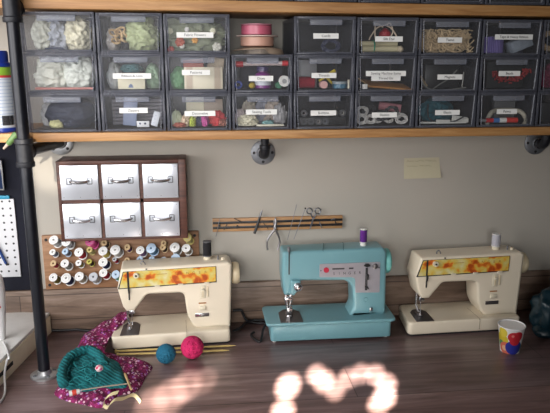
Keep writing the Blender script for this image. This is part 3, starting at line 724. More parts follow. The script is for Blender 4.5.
# magnets drawer
for i, pts in enumerate(([(421, 79), (425, 86), (432, 89.5), (445, 90), (466, 87.5)], [(433, 89), (440, 84), (448, 79), (457, 70)], [(462, 87), (463, 80), (464, 72)], [(421, 76), (424, 82), (427, 86)])):
    q = 1.835+.006*i
    tag(MB().tube(spline([pt(u, v, q) for u, v in pts], 6), [.0022, .0019, .0016, .003][i], 8).build('bent_wire', mat('grey_wire', (.26, .26, .24), .4, .5) if i < 3 else mat('brass_wire', (.30, .22, .12), .5, .4), origin=pt(*pts[0], q)), ['long grey wire curving along the drawer floor', 'straight grey wire slanting up behind the Magnets label', 'upright thin wire at the right of the Magnets drawer', 'short brass wire at the left of the Magnets drawer'][i], 'wire', 'wires in the Magnets drawer')
stand_box('dark_backdrop', 'dark backdrop added at the back of the Magnets drawer', 'case', 1, 6, 424, 470, 22, M_BLACK, y=1.93, d=.03)  # added slab stands in for the dark depth behind the wires
# beads drawer
bd = MB(); rnd = random.Random(11)
p0 = pt(510, 70, 1.84)
for i in range(170):
    a = R(rnd.uniform(195, 355)); rr = rnd.gauss(.049, .006)
    q = Vector((p0.x+.001+rr*1.05*math.cos(a), 1.838+rnd.uniform(-.008, .008), p0.z+.006+rr*.72*math.sin(a)))
    q.z = max(q.z, inside(1, 7)+.004)
    bd.blob(q, (.003, .003, .003), 0, 0, 1, 1)
tag(bd.build('bead_garland', mat('red_bead', (.34, .012, .015), .3), origin=p0), 'garland of small red beads hanging in a half ring', 'beads', kind='stuff')
stand_box('dark_backdrop', 'black backdrop added behind the red bead garland', 'card', 1, 7, 487, 534, 26, cm('black2', (.01, .011, .012)), y=1.87, d=.01)  # black sheet added for the shade behind the beads
lump('fabric_bundle', 'wine-coloured fabric in the right edge drawer of the middle row', 'fabric', 1, 8, 552, 22, 26, cm('wine', (.20, .02, .06)), seed=21)
# row bottom
lump('fabric_bundle', 'big navy blue fabric bundle in the bottom left drawer', 'fabric', 2, 0, 74, 52, 31, cm('navyfab', (.006, .010, .030)), y=1.855, seed=6, amp=.10, freq=1.4, fold=.12)
lump('fabric_bundle', 'pale grey fabric left of the navy bundle', 'fabric', 2, 0, 40, 20, 26, cm('greypale', (.36, .36, .36)), y=1.90, seed=22, dep=.03)
lump('fabric_scrap', 'small yellow-grey scrap in front of the navy bundle', 'fabric', 2, 0, 53, 14, 10, cm('olivepale', (.42, .40, .20)), y=1.825, seed=23, dep=.014)
stand_box('zip_packet', 'blue-grey zipper packet leaning behind the label Zippers', 'packet', 2, 1, 120, 134, 27, mat('packet_blue', (.20, .24, .36), .45), y=1.86, d=.01, rot=5)
stand_box('card_tag', 'pale card tag with dark dots standing at right of its drawer', 'tag', 2, 1, 148, 155, 14.5, spotted('dotted_tag', (.58, .60, .66), [(.001, -.004, .012, .0022, (.1, .15, .3)), (.004, -.004, .022, .0022, (.1, .15, .3)), (.007, -.004, .032, .0022, (.1, .15, .3))]), y=1.83, d=.004, rot=17)
stand_box('card_tag', 'small white card tag with two dark dots lying low in its drawer', 'tag', 2, 1, 134, 147, 6, spotted('dotted_tag2', (.58, .58, .60), [(-.008, -.002, .010, .003, (.03, .04, .08)), (.006, -.002, .010, .003, (.03, .04, .08))]), y=1.825, d=.004)
for i in range(7):
    hcyl('zipper', 'dark grey zipper laid flat in the stack behind the blue-grey packet', 'zipper', mat('zip_grey', (.16, .15, .17), .6), pt(106, 0, 1.89)*1.0+Vector((0, 0, inside(2, 1)-pt(106, 0, 1.89).z+.006+i*.0105)), Vector((pt(162, 70, 1.89).x, 1.895, inside(2, 1)+.007+i*.0105)), .0048, 'stacked zippers', 10)
for i, (u, w, h, cc, nm, yy) in enumerate(((175, 10, 17, (.48, .52, .36), 'pale green scrap at left of the Decorative drawer', 1.835), (184, 8, 13, (.55, .42, .30), 'tan scrap beside the pale green one', 1.828), (191, 7, 11, (.36, .42, .05), 'lime green scrap in the middle of the Decorative drawer', 1.826), (198, 8, 11, (.05, .05, .10), 'dark blue scrap beside the lime green one', 1.84), (204, 7, 13, (.40, .05, .22), 'magenta scrap beside the dark blue one', 1.828), (216, 16, 17, (.45, .025, .03), 'bright red scrap at right of the Decorative drawer', 1.835), (178, 12, 5, (.40, .12, .08), 'rust scrap at the front left of the Decorative drawer', 1.818), (225, 9, 8, (.26, .09, .06), 'brown scrap at the right corner of the Decorative drawer', 1.83))):
    lump('craft_scrap', nm, 'scrap', 2, 2, u, w, h, cm('scrap%d' % i, cc), y=yy, seed=30+i, dep=.012, group='bright scraps in the Decorative drawer', amp=.35, freq=3)
stand_box('card_box', 'cream card behind the bright scraps of the Decorative drawer', 'card', 2, 2, 185, 203, 27, MATS['cream_card'], y=1.88, d=.02)
stand_box('card_box', 'brown-grey card at the right behind the bright scraps', 'card', 2, 2, 203, 222, 25, mat('taupe_card', (.30, .24, .19), .6), y=1.88, d=.02)
for i, (u, w, h, cc, nm, yy, lf) in enumerate(((240, 11, 18, (.55, .46, .45), 'pinkish scrap at far left of the Sewing Tools drawer', 1.85, 0), (249, 16, 24, (.50, .44, .36), 'beige crumpled scrap at left of the Sewing Tools drawer', 1.90, 0), (262, 14, 26, (.30, .30, .35), 'grey-blue crumpled scrap behind the Sewing Tools label', 1.90, 0), (273, 18, 26, (.42, .35, .30), 'taupe crumpled scrap right of the Sewing Tools label', 1.89, 0), (281, 13, 22, (.34, .33, .34), 'grey crumpled scrap at right of the Sewing Tools drawer', 1.86, 0), (247, 20, 12, (.60, .56, .42), 'cream crumpled scrap at the front of the Sewing Tools drawer', 1.83, 0), (268, 12, 6, (.14, .28, .28), 'teal scrap at the front of the Sewing Tools drawer', 1.83, 0))):
    lump('pattern_scrap', nm, 'scrap', 2, 3, u, w, h, cm('pscrap%d' % i, cc), y=yy, seed=50+i, dep=.014, group='pale scraps in the Sewing Tools drawer', amp=.25, freq=2.4, fold=.5, lift=lf)
stand_box('card_strip', 'pale card strip lying at the front of the Sewing Tools drawer', 'strip', 2, 3, 256, 284, 1.9, mat('ivory_card', (.64, .60, .48), .6), y=1.812, d=.012)
# bobbins
z0 = inside(2, 4)
def bobbin(x, z, y, m, label, g='bobbins in their drawer'):
    t = thing('bobbin', label, 'bobbin', (x, y, z), g)
    Mx = Matrix.Translation((x, y, z)) @ Matrix.Rotation(R(-90), 4, 'X')
    MB().lathe([(.0052, 0), (.0098, 0), (.0102, .0006), (.0102, .0014), (.0052, .0016)], 20, Mx, True).build('flange', mat('bobbin_metal', (.07, .07, .075), .4, .5), t)
    MB().lathe([(.0042, .0016), (.009, .0018), (.009, .011), (.0042, .0112)], 18, Mx, True).build('thread_winding', m, t)
for i, (u, nm) in enumerate(((304, 'first'), (311, 'second'), (318.5, 'third'), (325.5, 'fourth'))):
    bobbin(pt(u, 123, 1.82).x, z0+.0104, 1.818, mat('bobbin_thread%d' % i, ((.05, .05, .06), (.03, .03, .04), (.30, .26, .24), (.12, .13, .16))[i], .7), 'dark bobbin with round end facing out, %s from left in the front row' % nm)
tag(MB().box(pt(299, 70, 1.86).x, pt(346, 70, 1.86).x, 1.842, 1.90, z0, z0+.021, .002).build('bobbin_case', M_BLACK, origin=(.3, 1.86, z0)), 'flat black case carrying the rear bobbins', 'case')
for i, (u, cc, nm) in enumerate(((304, (.28, .24, .25), 'grey'), (313, (.18, .16, .18), 'dark grey'), (327, (.42, .30, .26), 'pinkish'), (335, (.45, .30, .03), 'yellow'), (342.5, (.46, .44, .40), 'pale'))):
    bobbin(pt(u, 116, 1.85).x, z0+.032, 1.85, mat('bobbin_thread_%s' % nm.replace(' ', ''), cc, .7), '%s bobbin standing on the black case' % nm)
# elastics
z0 = inside(2, 5)
whc = mat('white_elastic', (.52, .50, .48), .7); blc = mat('black_elastic', (.02, .02, .024), .6)
for i, (u, v, rr, cc) in enumerate(((362, 121, 5.5, whc), (371, 124, 5, whc), (378, 122, 4.5, whc), (388, 123, 4.6, whc), (401, 123, 5.6, whc), (362, 111, 6, whc), (397, 115, 4, whc), (369, 110, 6, blc), (392, 112, 6.5, blc), (381, 116, 6, blc))):
    q = pt(u, v, 1.818+.007*(i % 4)); k = rr*.00285
    q.z = max(q.z, z0+k*.8+.004)
    nm = ['leftmost low', 'second low', 'third low', 'middle low', 'right-hand low', 'upper left', 'upper right', 'left', 'right', 'middle'][i]
    coil('elastic_coil', '%s %s elastic coil in the drawer of elastics' % (nm, 'white' if cc is whc else 'black'), 'elastic', cc, q, k*.88, 4, .0019, seed=i, sq=.8, jit=.4, group='elastic coils')
hcyl('pink_roll', 'dusty pink fabric roll lying above the elastic coils', 'fabric', cm('rose', (.34, .13, .15)), pt(379, 105.5, 1.88), pt(401, 108.5, 1.86), .0125)
# teal and straps
lump('fabric_bundle', 'dark teal fabric bundle in the bottom row drawer with white straps', 'fabric', 2, 6, 438, 34, 27, cm('tealfab', (.008, .095, .125)), y=1.90, seed=25, dep=.04)
z0 = inside(2, 6)
for i, (a, b, w, y, nm) in enumerate((((452, 118), (467, 121.5), .009, 1.832, 'upper white strap pointing right'), ((436, 122.5), (450, 125.2), .0055, 1.826, 'lower white strap at the middle'), ((455, 123.5), (468, 125), .008, 1.823, 'lower white strap at the right'), ((420, 126), (436, 124.6), .003, 1.82, 'thin white strap at the left'), ((436, 125.4), (466, 126.6), .0025, 1.816, 'thin white strap along the front'))):
    A, B = pt(*a, y), pt(*b, y); A.z = max(A.z, z0+w+.001); B.z = max(B.z, z0+w+.001); d = (B-A).normalized(); nn = Vector((-d.z, 0, d.x))
    tag(MB().prism([(q_.x, q_.z) for q_ in (A+nn*w, A-nn*w, B-nn*w*.8, B+nn*w*.8)], y-.002, y+.002, bev=.0008, seg=1).build('white_strap', mat('strap_white', (.58, .57, .53), .6), origin=A), nm+' in the teal fabric drawer', 'strap', 'white straps in the teal drawer')
tag(MB().tube(spline([pt(428, 104, 1.85), pt(429, 118, 1.835), pt(441, 123.5, 1.835), pt(455, 121, 1.815), pt(464, 116.5, 1.815)], 6), .0022, 8).build('black_cord', blc, origin=pt(441, 123, 1.83)), 'thin black cord crossing the white straps', 'cord')
# paints
z0 = inside(2, 7)
tag(MB().tube(spline([pt(487, 125, 1.85), pt(489, 116, 1.85), pt(495, 110.5, 1.852), pt(510, 110, 1.855), pt(521, 112, 1.852), pt(526, 120, 1.848), pt(523, 125.5, 1.845)], 6), .0066, 10).build('cord_coil', cm('cord', (.52, .48, .38)), origin=pt(505, 112, 1.85)), 'thick off-white cord arching over the red paint tube', 'cord')
t = thing('paint_tube', 'red, white and blue paint tube lying in a bottom row drawer', 'paint', pt(502, 122, 1.82))
def seg(u0, u1, r, m, nm, par): MB().cyl(Vector((pt(u0, 122, 1.82).x, 1.822, z0+.0085)), Vector((pt(u1, 122, 1.82).x, 1.822, z0+.0085)), r, n=18).build(nm, m, par)
seg(486, 493, .0068, MATS['red_plastic'], 'cap', t); seg(493, 499, .0076, mat('blue_print', (.05, .16, .42), .4), 'blue_band', t); seg(499, 506, .0078, M_WHITE, 'tube_body', t); seg(506, 517, .0080, mat('red_print', (.58, .03, .02), .4), 'red_band', t); seg(479.5, 486, .0045, MATS['pale_grey_card'], 'nozzle', t)
stand_box('paper_sheet', 'grey paper bundle behind the white cord', 'paper', 2, 7, 496, 527, 24, mat('grey_paper', (.16, .16, .16), .6), y=1.91, d=.02)
stand_box('dark_backdrop', 'dark backdrop added in the bottom right edge drawer', 'packet', 2, 8, 541, 560, 20, M_BLACK, y=1.85, d=.05)  # added slab stands in for the unlit inside of this drawer
# ================================================================== ON THE WALL
def rounded(poly, rad, n=5):
    out = []; N = len(poly)
    for i, p in enumerate(poly):
        r = rad[i] if isinstance(rad, (list, tuple)) else rad
        p = Vector((p[0], p[1])); a = Vector(poly[i-1][:2])-p; b = Vector(poly[(i+1) % N][:2])-p
        if r <= 0: out.append((p.x, p.y)); continue
        la, lb = a.length, b.length; a.normalize(); b.normalize()
        ang = a.angle(b); t = min(r/math.tan(ang/2), la*.48, lb*.48)
        p1, p2 = p+a*t, p+b*t
        for k in range(n+1):
            s = k/n; q = p1*(1-s)**2+p*2*s*(1-s)+p2*s*s; out.append((q.x, q.y))
    return out
# --- silver-drawer cabinet
M_SILVER = mat('brushed_aluminium_sheet', (.80, .83, .90), .28, .6, var=.10, scale=9, bump=.4)
CY0 = 1.98
cab = thing('wall_cabinet', 'dark walnut wall cabinet with six square silver drawer fronts', 'cabinet', (-.26, WY, 1.09))
colsx = [(ony(60.3, 182, CY0).x, ony(98.6, 182, CY0).x), (ony(102, 182, CY0).x, ony(139.3, 182, CY0).x), (ony(142.8, 182, CY0).x, ony(178.2, 182, CY0).x)]
zt = ony(120, 160.5, CY0).z; zb = ony(120, 240, CY0).z
rowsz = [(ony(120, 198.8, CY0).z, ony(120, 164.6, CY0).z), (ony(120, 237.2, CY0).z, ony(120, 203, CY0).z)]
cx0, cx1 = colsx[0][0]-.010, colsx[2][1]+.024
b = MB()
b.box(cx0, cx0+.012, CY0, WY-.001, zb, zt, .001); b.box(cx1-.022, cx1, CY0, WY-.001, zb, zt, .001)
b.box(cx0+.012, cx1-.022, CY0, WY-.001, zt-.012, zt, .001); b.box(cx0+.012, cx1-.022, CY0, WY-.001, zb, zb+.008, .001)
b.box(cx0+.012, cx1-.022, WY-.008, WY-.001, zb+.008, zt-.012)
b.box(cx0+.012, cx1-.022, CY0+.002, WY-.008, rowsz[1][1]+.001, rowsz[0][0]-.001)
for i in (0, 1): b.box(colsx[i][1]+.001, colsx[i+1][0]-.001, CY0+.002, WY-.008, zb+.008, zt-.012)
b.build('carcass', M_WALNUT, cab)
rnd = random.Random(3)
for j, (z0, z1) in enumerate(rowsz):
    for i, (x0, x1) in enumerate(colsx):
        yy = CY0+rnd.uniform(-.003, .001)
        d = MB().box(x0+.0005, x1-.0005, yy, yy+.012, z0, z1, .001).box(x0+.006, x1-.006, yy+.012, WY-.02, z0+.004, z1-.02).build('drawer', M_SILVER, cab)
        cx = (x0+x1)/2; cz = z0+(z1-z0)*.54
        pins = MB()
        for px in (x0+.008, cx, x1-.008):
            for pz in (z0+.008, z1-.008): pins.lathe([(.0013, 0), (.001, .001), (0, .0013)], 8, Matrix.Translation((px, yy, pz)) @ Matrix.Rotation(R(90), 4, 'X'))
        pins.build('pins', M_GALVD, d)
        h = MB(); w = .038
        fr = [(cx-w, yy-.0015, cz-.010), (cx+w, yy-.0015, cz-.010), (cx+w, yy-.0015, cz+.010), (cx-w, yy-.0015, cz+.010)]
        for s in (-1, 1):
            for (p, q) in (((w, -.009), (w, .010)), ((w, .010), (w-.014, .010)), ((w, -.009), (w-.014, -.009)), ((w-.014, -.009), (w-.014, .010))):
                h.tube([(cx+s*p[0], yy-.0016, cz+p[1]), (cx+s*q[0], yy-.0016, cz+q[1])], .0014, 6)
        h.build('handle_plate', mat('pewter_plate', (.20, .21, .23), .35, .8), d)
        g = MB().tube(spline([(cx-.029, yy-.002, cz+.002), (cx-.022, yy-.014, cz), (cx, yy-.019, cz-.0015), (cx+.022, yy-.014, cz), (cx+.029, yy-.002, cz+.002)], 5), [.0035]*4+[.0048]*13+[.0035]*4, 10)
        g.build('handle', M_STEEL, d)
# --- peg rack with thread spools
bx0, bx1 = ony(43.5, 262, 2.074).x, ony(199.5, 262, 2.074).x
bz0, bz1 = .8985, ony(120, 233.6, 2.074).z
rack = thing('thread_rack', 'brown wooden peg board full of thread spools below the silver-drawer cabinet', 'rack', ((bx0+bx1)/2, WY, bz0))
MB().box(bx0, bx1, 2.074, WY-.001, bz0, bz1, .002).build('board', M_PLY, rack)
for x in (bx0+.014, bx1-.014):
    for z in (bz0+.016, bz1-.014): MB().cyl((x, 2.0738, z), (x, 2.0725, z), .005, n=12).build('screw', M_DARK, rack)
TILT = R(38)
AX = Vector((.24, math.cos(TILT), -math.sin(TILT))).normalized()      # from the front end back and down to the board
SW = mat('spool_white', (.70, .70, .69), .45, var=.03); SWD = mat('spool_wood', (.50, .36, .20), .6); SGY = mat('spool_grey', (.42, .44, .48), .5)
SBL = mat('spool_pale_blue', (.40, .52, .66), .45); SYE = mat('spool_olive', (.40, .37, .07), .5)
def spool(u, v, rpx, disc, thr, label, Ln=.038):
    c = ony(u, v, 2.036); k = 2.036/FPX; r = rpx*k*.98
    Ln = .028 if r < .0125 else .036
    c.y = 2.073-Ln*AX.y-r*math.sqrt(1-AX.y**2)
    c = ony(u, v, c.y)
    M = Matrix.Translation(c) @ AX.to_track_quat('Z', 'Y').to_matrix().to_4x4()
    pr = [(.0036, 0), (r*.93, 0), (r, .0008), (r, .0028), (r*.5, .0034), (r*.5, Ln-.0034), (r, Ln-.0028), (r, Ln-.0008), (r*.93, Ln), (.0036, Ln), (.0036, 0)]
    o = MB().lathe(pr, 22, M, True).build('thread_spool', disc, origin=c)
    tag(o, label, 'thread spool', 'thread spools on the peg board')
    MB().lathe([(r*.52, .0036), (r*.80, .004), (r*.86, .008), (r*.86, Ln-.008), (r*.80, Ln-.004), (r*.52, Ln-.0036)], 20, M, True).build('thread_winding', thr, o)
    if rpx > 4.2:
        rg = MB()
        for q in (.6,): rg.lathe([(r*q, -.0003), (r*(q+.06), -.0003), (r*(q+.06), .0004), (r*q, .0004), (r*q, -.0003)], 20, M, True)
        rg.build('end_label', mat('spool_print', (.42, .44, .50), .5), o)
    pb = c+AX*(Ln*.55); tt = (2.0745-pb.y)/AX.y
    MB().cyl(pb, pb+AX*tt, .0026, n=10).build('peg', M_PLY, rack)
def tm(n, c): return yarn_mat('thread_'+n, [x*.6 for x in c], c, 170, 'Z')
T = dict(white=(.60, .60, .58), greyblue=(.26, .30, .40), red=(.42, .015, .04), yellow=(.60, .48, .10), grey=(.36, .36, .34), olive=(.30, .25, .06), brown=(.07, .035, .02), navy=(.015, .025, .10),
         beige=(.50, .42, .32), pink=(.62, .06, .24), purple=(.12, .03, .18), violet=(.30, .18, .34), blue=(.14, .30, .50), green=(.10, .36, .20), tan=(.42, .28, .14), peach=(.6, .3, .2), pale=(.5, .52, .55), straw=(.58, .50, .22))
T = {k: tm(k, v) for k, v in T.items()}
SP = [ # row, px, py, r, disc, thread, wording
 (0, 53.4, 239.8, 5.0, SW, 'white', 'white'), (0, 66, 241.5, 5.0, SW, 'pale', 'pale grey'), (0, 90, 241, 5.2, mat('spool_pink', (.58, .08, .26), .5), 'pink', 'hot pink'), (0, 104, 242.5, 3.4, SWD, 'brown', 'dark brown'), (0, 163.5, 242.8, 3.0, SWD, 'tan', 'tan'), (0, 187.3, 237.3, 4.6, mat('spool_straw', (.56, .47, .16), .5), 'straw', 'straw yellow'),
 (1, 52.3, 252, 3.4, SW, 'greyblue', 'grey-blue'), (1, 65, 251.3, 3.5, SBL, 'greyblue', 'slate blue'), (1, 78.6, 252, 4.9, SW, 'red', 'deep red'), (1, 89.3, 249.7, 3.4, mat('spool_khaki', (.48, .40, .16), .5), 'straw', 'khaki'), (1, 102.8, 250.8, 5.0, SW, 'yellow', 'yellow'), (1, 115, 249.7, 5.5, SW, 'white', 'bright white'), (1, 127, 247.2, 3.4, SWD, 'purple', 'purple'), (1, 140, 250, 4.5, SW, 'violet', 'mauve'), (1, 151, 248, 5.4, SBL, 'blue', 'light blue'), (1, 162.6, 247.2, 3.4, SWD, 'brown', 'brown'), (1, 174.6, 247.2, 5.3, SW, 'grey', 'silver grey'), (1, 186, 248, 4.6, SW, 'beige', 'off-white'),
 (2, 53, 263.3, 3.4, SWD, 'red', 'red'), (2, 64.6, 263.3, 4.6, SW, 'grey', 'grey'), (2, 78.3, 262.8, 3.4, SW, 'olive', 'olive'), (2, 89, 261.5, 3.0, SYE, 'brown', 'dark umber'), (2, 102.8, 262, 5.0, SW, 'navy', 'navy'), (2, 114.3, 259.2, 2.4, SGY, 'red', 'scarlet'), (2, 127, 260, 3.0, SWD, 'tan', 'sandy'), (2, 139.6, 259.3, 3.5, SBL, 'violet', 'lilac'), (2, 151.4, 259.4, 3.5, SBL, 'blue', 'sky blue'), (2, 163.4, 259.8, 3.6, SGY, 'grey', 'ash grey'), (2, 175.3, 258, 5.0, SBL, 'pale', 'pale blue'), (2, 187, 259.4, 3.8, SGY, 'pale', 'pale grey'),
 (3, 53, 277.3, 4.6, SW, 'olive', 'olive green'), (3, 65.8, 278, 5.5, SW, 'navy', 'dark navy'), (3, 79, 276.3, 5.0, SW, 'beige', 'beige'), (3, 93, 276.8, 5.0, SGY, 'white', 'white'), (3, 103, 272.7, 4.5, SW, 'red', 'red and white'), (3, 115.6, 274.3, 4.6, SBL, 'green', 'green')]
RN = ['top', 'second', 'third', 'bottom']; cnt = [0]*4
for r, u, v, rp, d, t, w in SP:
    cnt[r] += 1
    spool(u, v, rp, d, T[t], '%s thread spool, %s from left in the %s row of the peg board' % (w, ['first', 'second', 'third', 'fourth', 'fifth', 'sixth', 'seventh', 'eighth', 'ninth', 'tenth', 'eleventh', 'twelfth'][cnt[r]-1], RN[r]))
# --- magnet strip and tools
mz0, mz1 = 1.080, 1.1255; mx0, mx1 = ony(212.5, 222, 2.078).x, ony(342.5, 222, 2.078).x
my = 2.078
ms = thing('magnetic_strip', 'narrow wooden tool strip with two dark magnetic bars on the wall', 'tool rack', ((mx0+mx1)/2, WY, mz0))
MB().box(mx0, mx1, my, WY-.001, mz0, mz1, .0015).build('wooden_backing', M_MAGWOOD, ms)
for z in (1.0945, 1.1115): MB().box(mx0+.001, mx1-.001, my-.003, my+.002, z-.0042, z+.0042, .0008).build('magnet_bar', M_BLACK, ms)
ty = my-.0055
def w(u, v, dy=0): return ony(u, v, ty-dy)
t = thing('craft_knife', 'black handled craft knife stuck slanting on the magnetic strip', 'knife', w(256, 222))
MB().tube([w(254.4, 233.5), w(257, 226), w(260, 216.5)], [.0045, .0048, .0035], 10).build('handle', M_BLACK, t)
MB().tube([w(260, 216.5), w(261, 213.5), w(262.4, 209.6)], [.0034, .0036, .0006], 8).build('blade', M_GALVD, t)
t = thing('wire_pliers', 'steel pliers with open curved handles hanging from the magnetic strip', 'pliers', w(275, 228))
pm = mat('plier_steel', (.30, .29, .30), .35, .8)
MB().tube(spline([w(275.3, 217.5), w(274.3, 223), w(275.4, 228), w(270.5, 235), w(267, 242), w(267.6, 250)], 5), [.0015]*3+[.004]*10+[.0032]*13, 8).build('jaw_and_handle', pm, t)
MB().tube(spline([w(275.5, 217.5, .002), w(276, 223, .002), w(274.7, 228, .002), w(278, 235, .002), w(279.7, 242, .002), w(277.6, 250, .002)], 5), [.0015]*3+[.004]*10+[.0032]*13, 8).build('jaw_and_handle', pm, t)
MB().cyl(w(275, 227.8, .008), w(275, 227.8, -.002), .004, n=12).build('pivot', M_GALVD, t)
tag(MB().cyl(w(296.8, 204.4), w(287.4, 240), .0009, n=6).build('long_needle', M_GALVD, origin=w(292, 222)), 'long thin needle without a head on the magnetic strip', 'needle')
t = thing('hat_pin', 'long pin with a round black head on the magnetic strip', 'pin', w(299, 224))
MB().cyl(w(305.3, 208.4, .002), w(293.9, 239.3, .002), .0011, n=6).build('shaft', M_GALVD, t); MB().lathe([(0, -.003), (.0022, -.002), (.003, 0), (.0022, .002), (0, .003)], 12, Matrix.Translation(w(305.3, 208.4, .002))).build('pin_head', M_BLACK, t)
t = thing('scissors', 'small steel scissors with two ring handles on the magnetic strip', 'scissors', w(313, 220))
sc = mat('scissor_steel', (.22, .23, .26), .3, .85)
MB().tube(ring(w(309.6, 211, .002), .0095, 20, 'y', 1.05), .0019, 8, True).tube([w(311, 214, .002), w(313, 219, .002), w(311.5, 224, .002), w(309.6, 229, .002)], [.0019, .003, .0026, .0006], 8).build('blade_and_ring', sc, t)
MB().tube(ring(w(317.9, 211), .0095, 20, 'y', 1.05), .0019, 8, True).tube([w(316, 214), w(313.2, 219), w(312, 224), w(310.2, 229)], [.0019, .003, .0026, .0006], 8).build('blade_and_ring', sc, t)
MB().cyl(w(313.1, 218.8, .006), w(313.1, 218.8), .0018, n=10).build('pivot', M_GALVD, t)
for i, (a, b, r, nm) in enumerate((((219.6, 219.4), (216, 236.5), .0011, 'hooked needle hanging at the left end of the magnetic strip'), ((227.5, 223.5), (223.8, 230), .0015, 'short dark pin second from the left end of the magnetic strip'), ((234, 218.4), (244.3, 223.2), .0014, 'slanting dark pin left of the craft knife, upper one'), ((237.4, 225), (237.2, 228.6), .0022, 'tiny dark clip on the lower magnet bar'), ((263.2, 222.6), (268.3, 229.2), .0012, 'thin pin between the craft knife and the pliers'), ((319.4, 222), (321.8, 227.8), .0018, 'short steel bit right of the scissors'), ((331, 219.6), (335, 218.6), .002, 'small steel ring piece at the right end of the strip'), ((335, 221), (336, 223.2), .002, 'tiny dark piece at the right end of the strip'), ((219.7, 224.8), (219.4, 226.4), .003, 'small black bead on the hooked needle'))):
    tag(MB().cyl(w(*a, .001*(i % 2)), w(*b, .001*(i % 2)), r, n=8).build('pin', M_GALVD if i in (0, 5, 6) else M_BLACK, origin=w(*a)), nm, 'pin', 'small pins on the magnetic strip')
# --- sticky note
nt_ = thing('sticky_note', 'yellow paper note with faint handwriting stuck on the wall at right', 'note', ony(422, 168, WY-.002))
cs = [ony(404.2, 158.2, WY-.001), ony(439.2, 157.3, WY-.001), ony(441.2, 177.8, WY-.009), ony(404, 179, WY-.006)]
g = MB(); vs = []; fs = []; nn = 8
for i in range(nn+1):
    for j in range(nn+1):
        s, q = j/nn, i/nn
        p = (cs[0]*(1-s)+cs[1]*s)*(1-q)+(cs[3]*(1-s)+cs[2]*s)*q
        vs.append(p+Vector((0, .003*math.sin(q*PI)*1.0-.0005, 0)))
vs = [Vector((p.x, min(p.y, WY-.0006), p.z)) for p in vs]
vs += [p+Vector((0, .0003, 0)) for p in vs]; N2 = (nn+1)**2
for i in range(nn):
    for j in range(nn):
        a = i*(nn+1)+j; b_ = a+1; c_ = a+nn+2; d_ = a+nn+1; fs += [(a, b_, c_, d_), (d_+N2, c_+N2, b_+N2, a+N2)]
g._add(vs, fs); sheet = g.build('paper', mat('note_yellow', (.50, .465, .33), .7, var=.03), nt_)
ink = mat('faint_pencil', (.27, .26, .18), .8); hw = MB(); rnd = random.Random(2)
for (u0, u1, v) in ((406.5, 414, 161.2), (415.5, 424, 161), (425.5, 436.5, 160.6), (407, 417, 166), (419.5, 431, 165.6)):
    pts = []
    k = int((u1-u0)*1.6)
    for i in range(k+1): pts.append(ony(u0+(u1-u0)*i/k, v+rnd.uniform(-.8, .8), WY-.0045))
    hw.tube(pts, .00045, 4)
hw.build('handwriting', ink, sheet)
# --- tool board and pegboard at far left
M_NAVY = mat('navy_board', (.004, .005, .014), .9, var=.5, scale=60, bump=.2)
nx1 = ony(31.5, 215, 2.07).x; nz1 = ony(20, 141, 2.07).z; nz0 = .9
tbd = thing('pegboard', 'white pegboard in a dark navy frame on the wall at far left', 'pegboard', (nx1-.2, WY, nz0))
MB().box(nx1-.5, nx1, 2.072, WY-.001, nz0, nz1, .003).build('navy_frame', M_NAVY, tbd)
pxr = ony(17.5, 240, 2.066).x; pzt, pzb = ony(10, 199, 2.066).z, ony(10, 277, 2.066).z
wp = MB().box(pxr-.4, pxr, 2.066, 2.072, pzb, pzt, .001).build('white_panel', pegboard_mat('pegboard_white', (.66, .67, .70), .0235), tbd)
MB().box(pxr-.4, pxr-.012, 2.062, 2.0715, pzt+.001, pzt+.012, .001).build('cyan_edge', mat('cyan_strip', (.02, .30, .48), .4), tbd)
t = thing('blue_pen', 'blue pen hooked slanting on the white pegboard', 'pen', ony(3, 257, 2.06))
MB().tube([ony(-8, 236, 2.058), ony(6, 263.5, 2.058)], .0045, 10).build('pen_barrel', mat('pen_blue', (.015, .05, .20), .3), t); MB().tube([ony(6, 263.5, 2.058), ony(7.2, 266, 2.058)], [.0042, .0006], 10).build('pen_tip', M_DARK, t)
t = thing('hand_tool', 'small tool with a green handle tucked beside the pipe fitting at far left', 'tool', ony(10, 142, 1.772))
MB().tube([ony(17, 133.5, 1.772), ony(15.5, 135, 1.772), ony(8.6, 143.4, 1.772), ony(7.8, 144.2, 1.772)], [.007, .0095, .0082, .006], 12).build('handle', mat('tool_green', (.085, .16, .05), .5), t); MB().tube([ony(7.8, 144.2, 1.772), ony(3.5, 149, 1.772)], [.0048, .0028], 10).build('tool_tip', mat('tool_tan', (.34, .27, .22), .5), t)
cs_ = thing('hanging_case', 'dark glossy case with a pale rim on the tool board at far left edge', 'case', ony(-4, 172, 2.05))
a, b_ = ony(-30, 190, 2.05), ony(1.2, 160, 2.05)
MB().box(a.x, b_.x, 2.048, 2.0715, a.z, b_.z, .004).build('case_body', mat('case_blue', (.02, .035, .09), .2), cs_)
MB().tube([(a.x, 2.046, a.z), (b_.x, 2.046, a.z), (b_.x, 2.046, b_.z)], .0028, 8).build('rim', M_GALV, cs_)
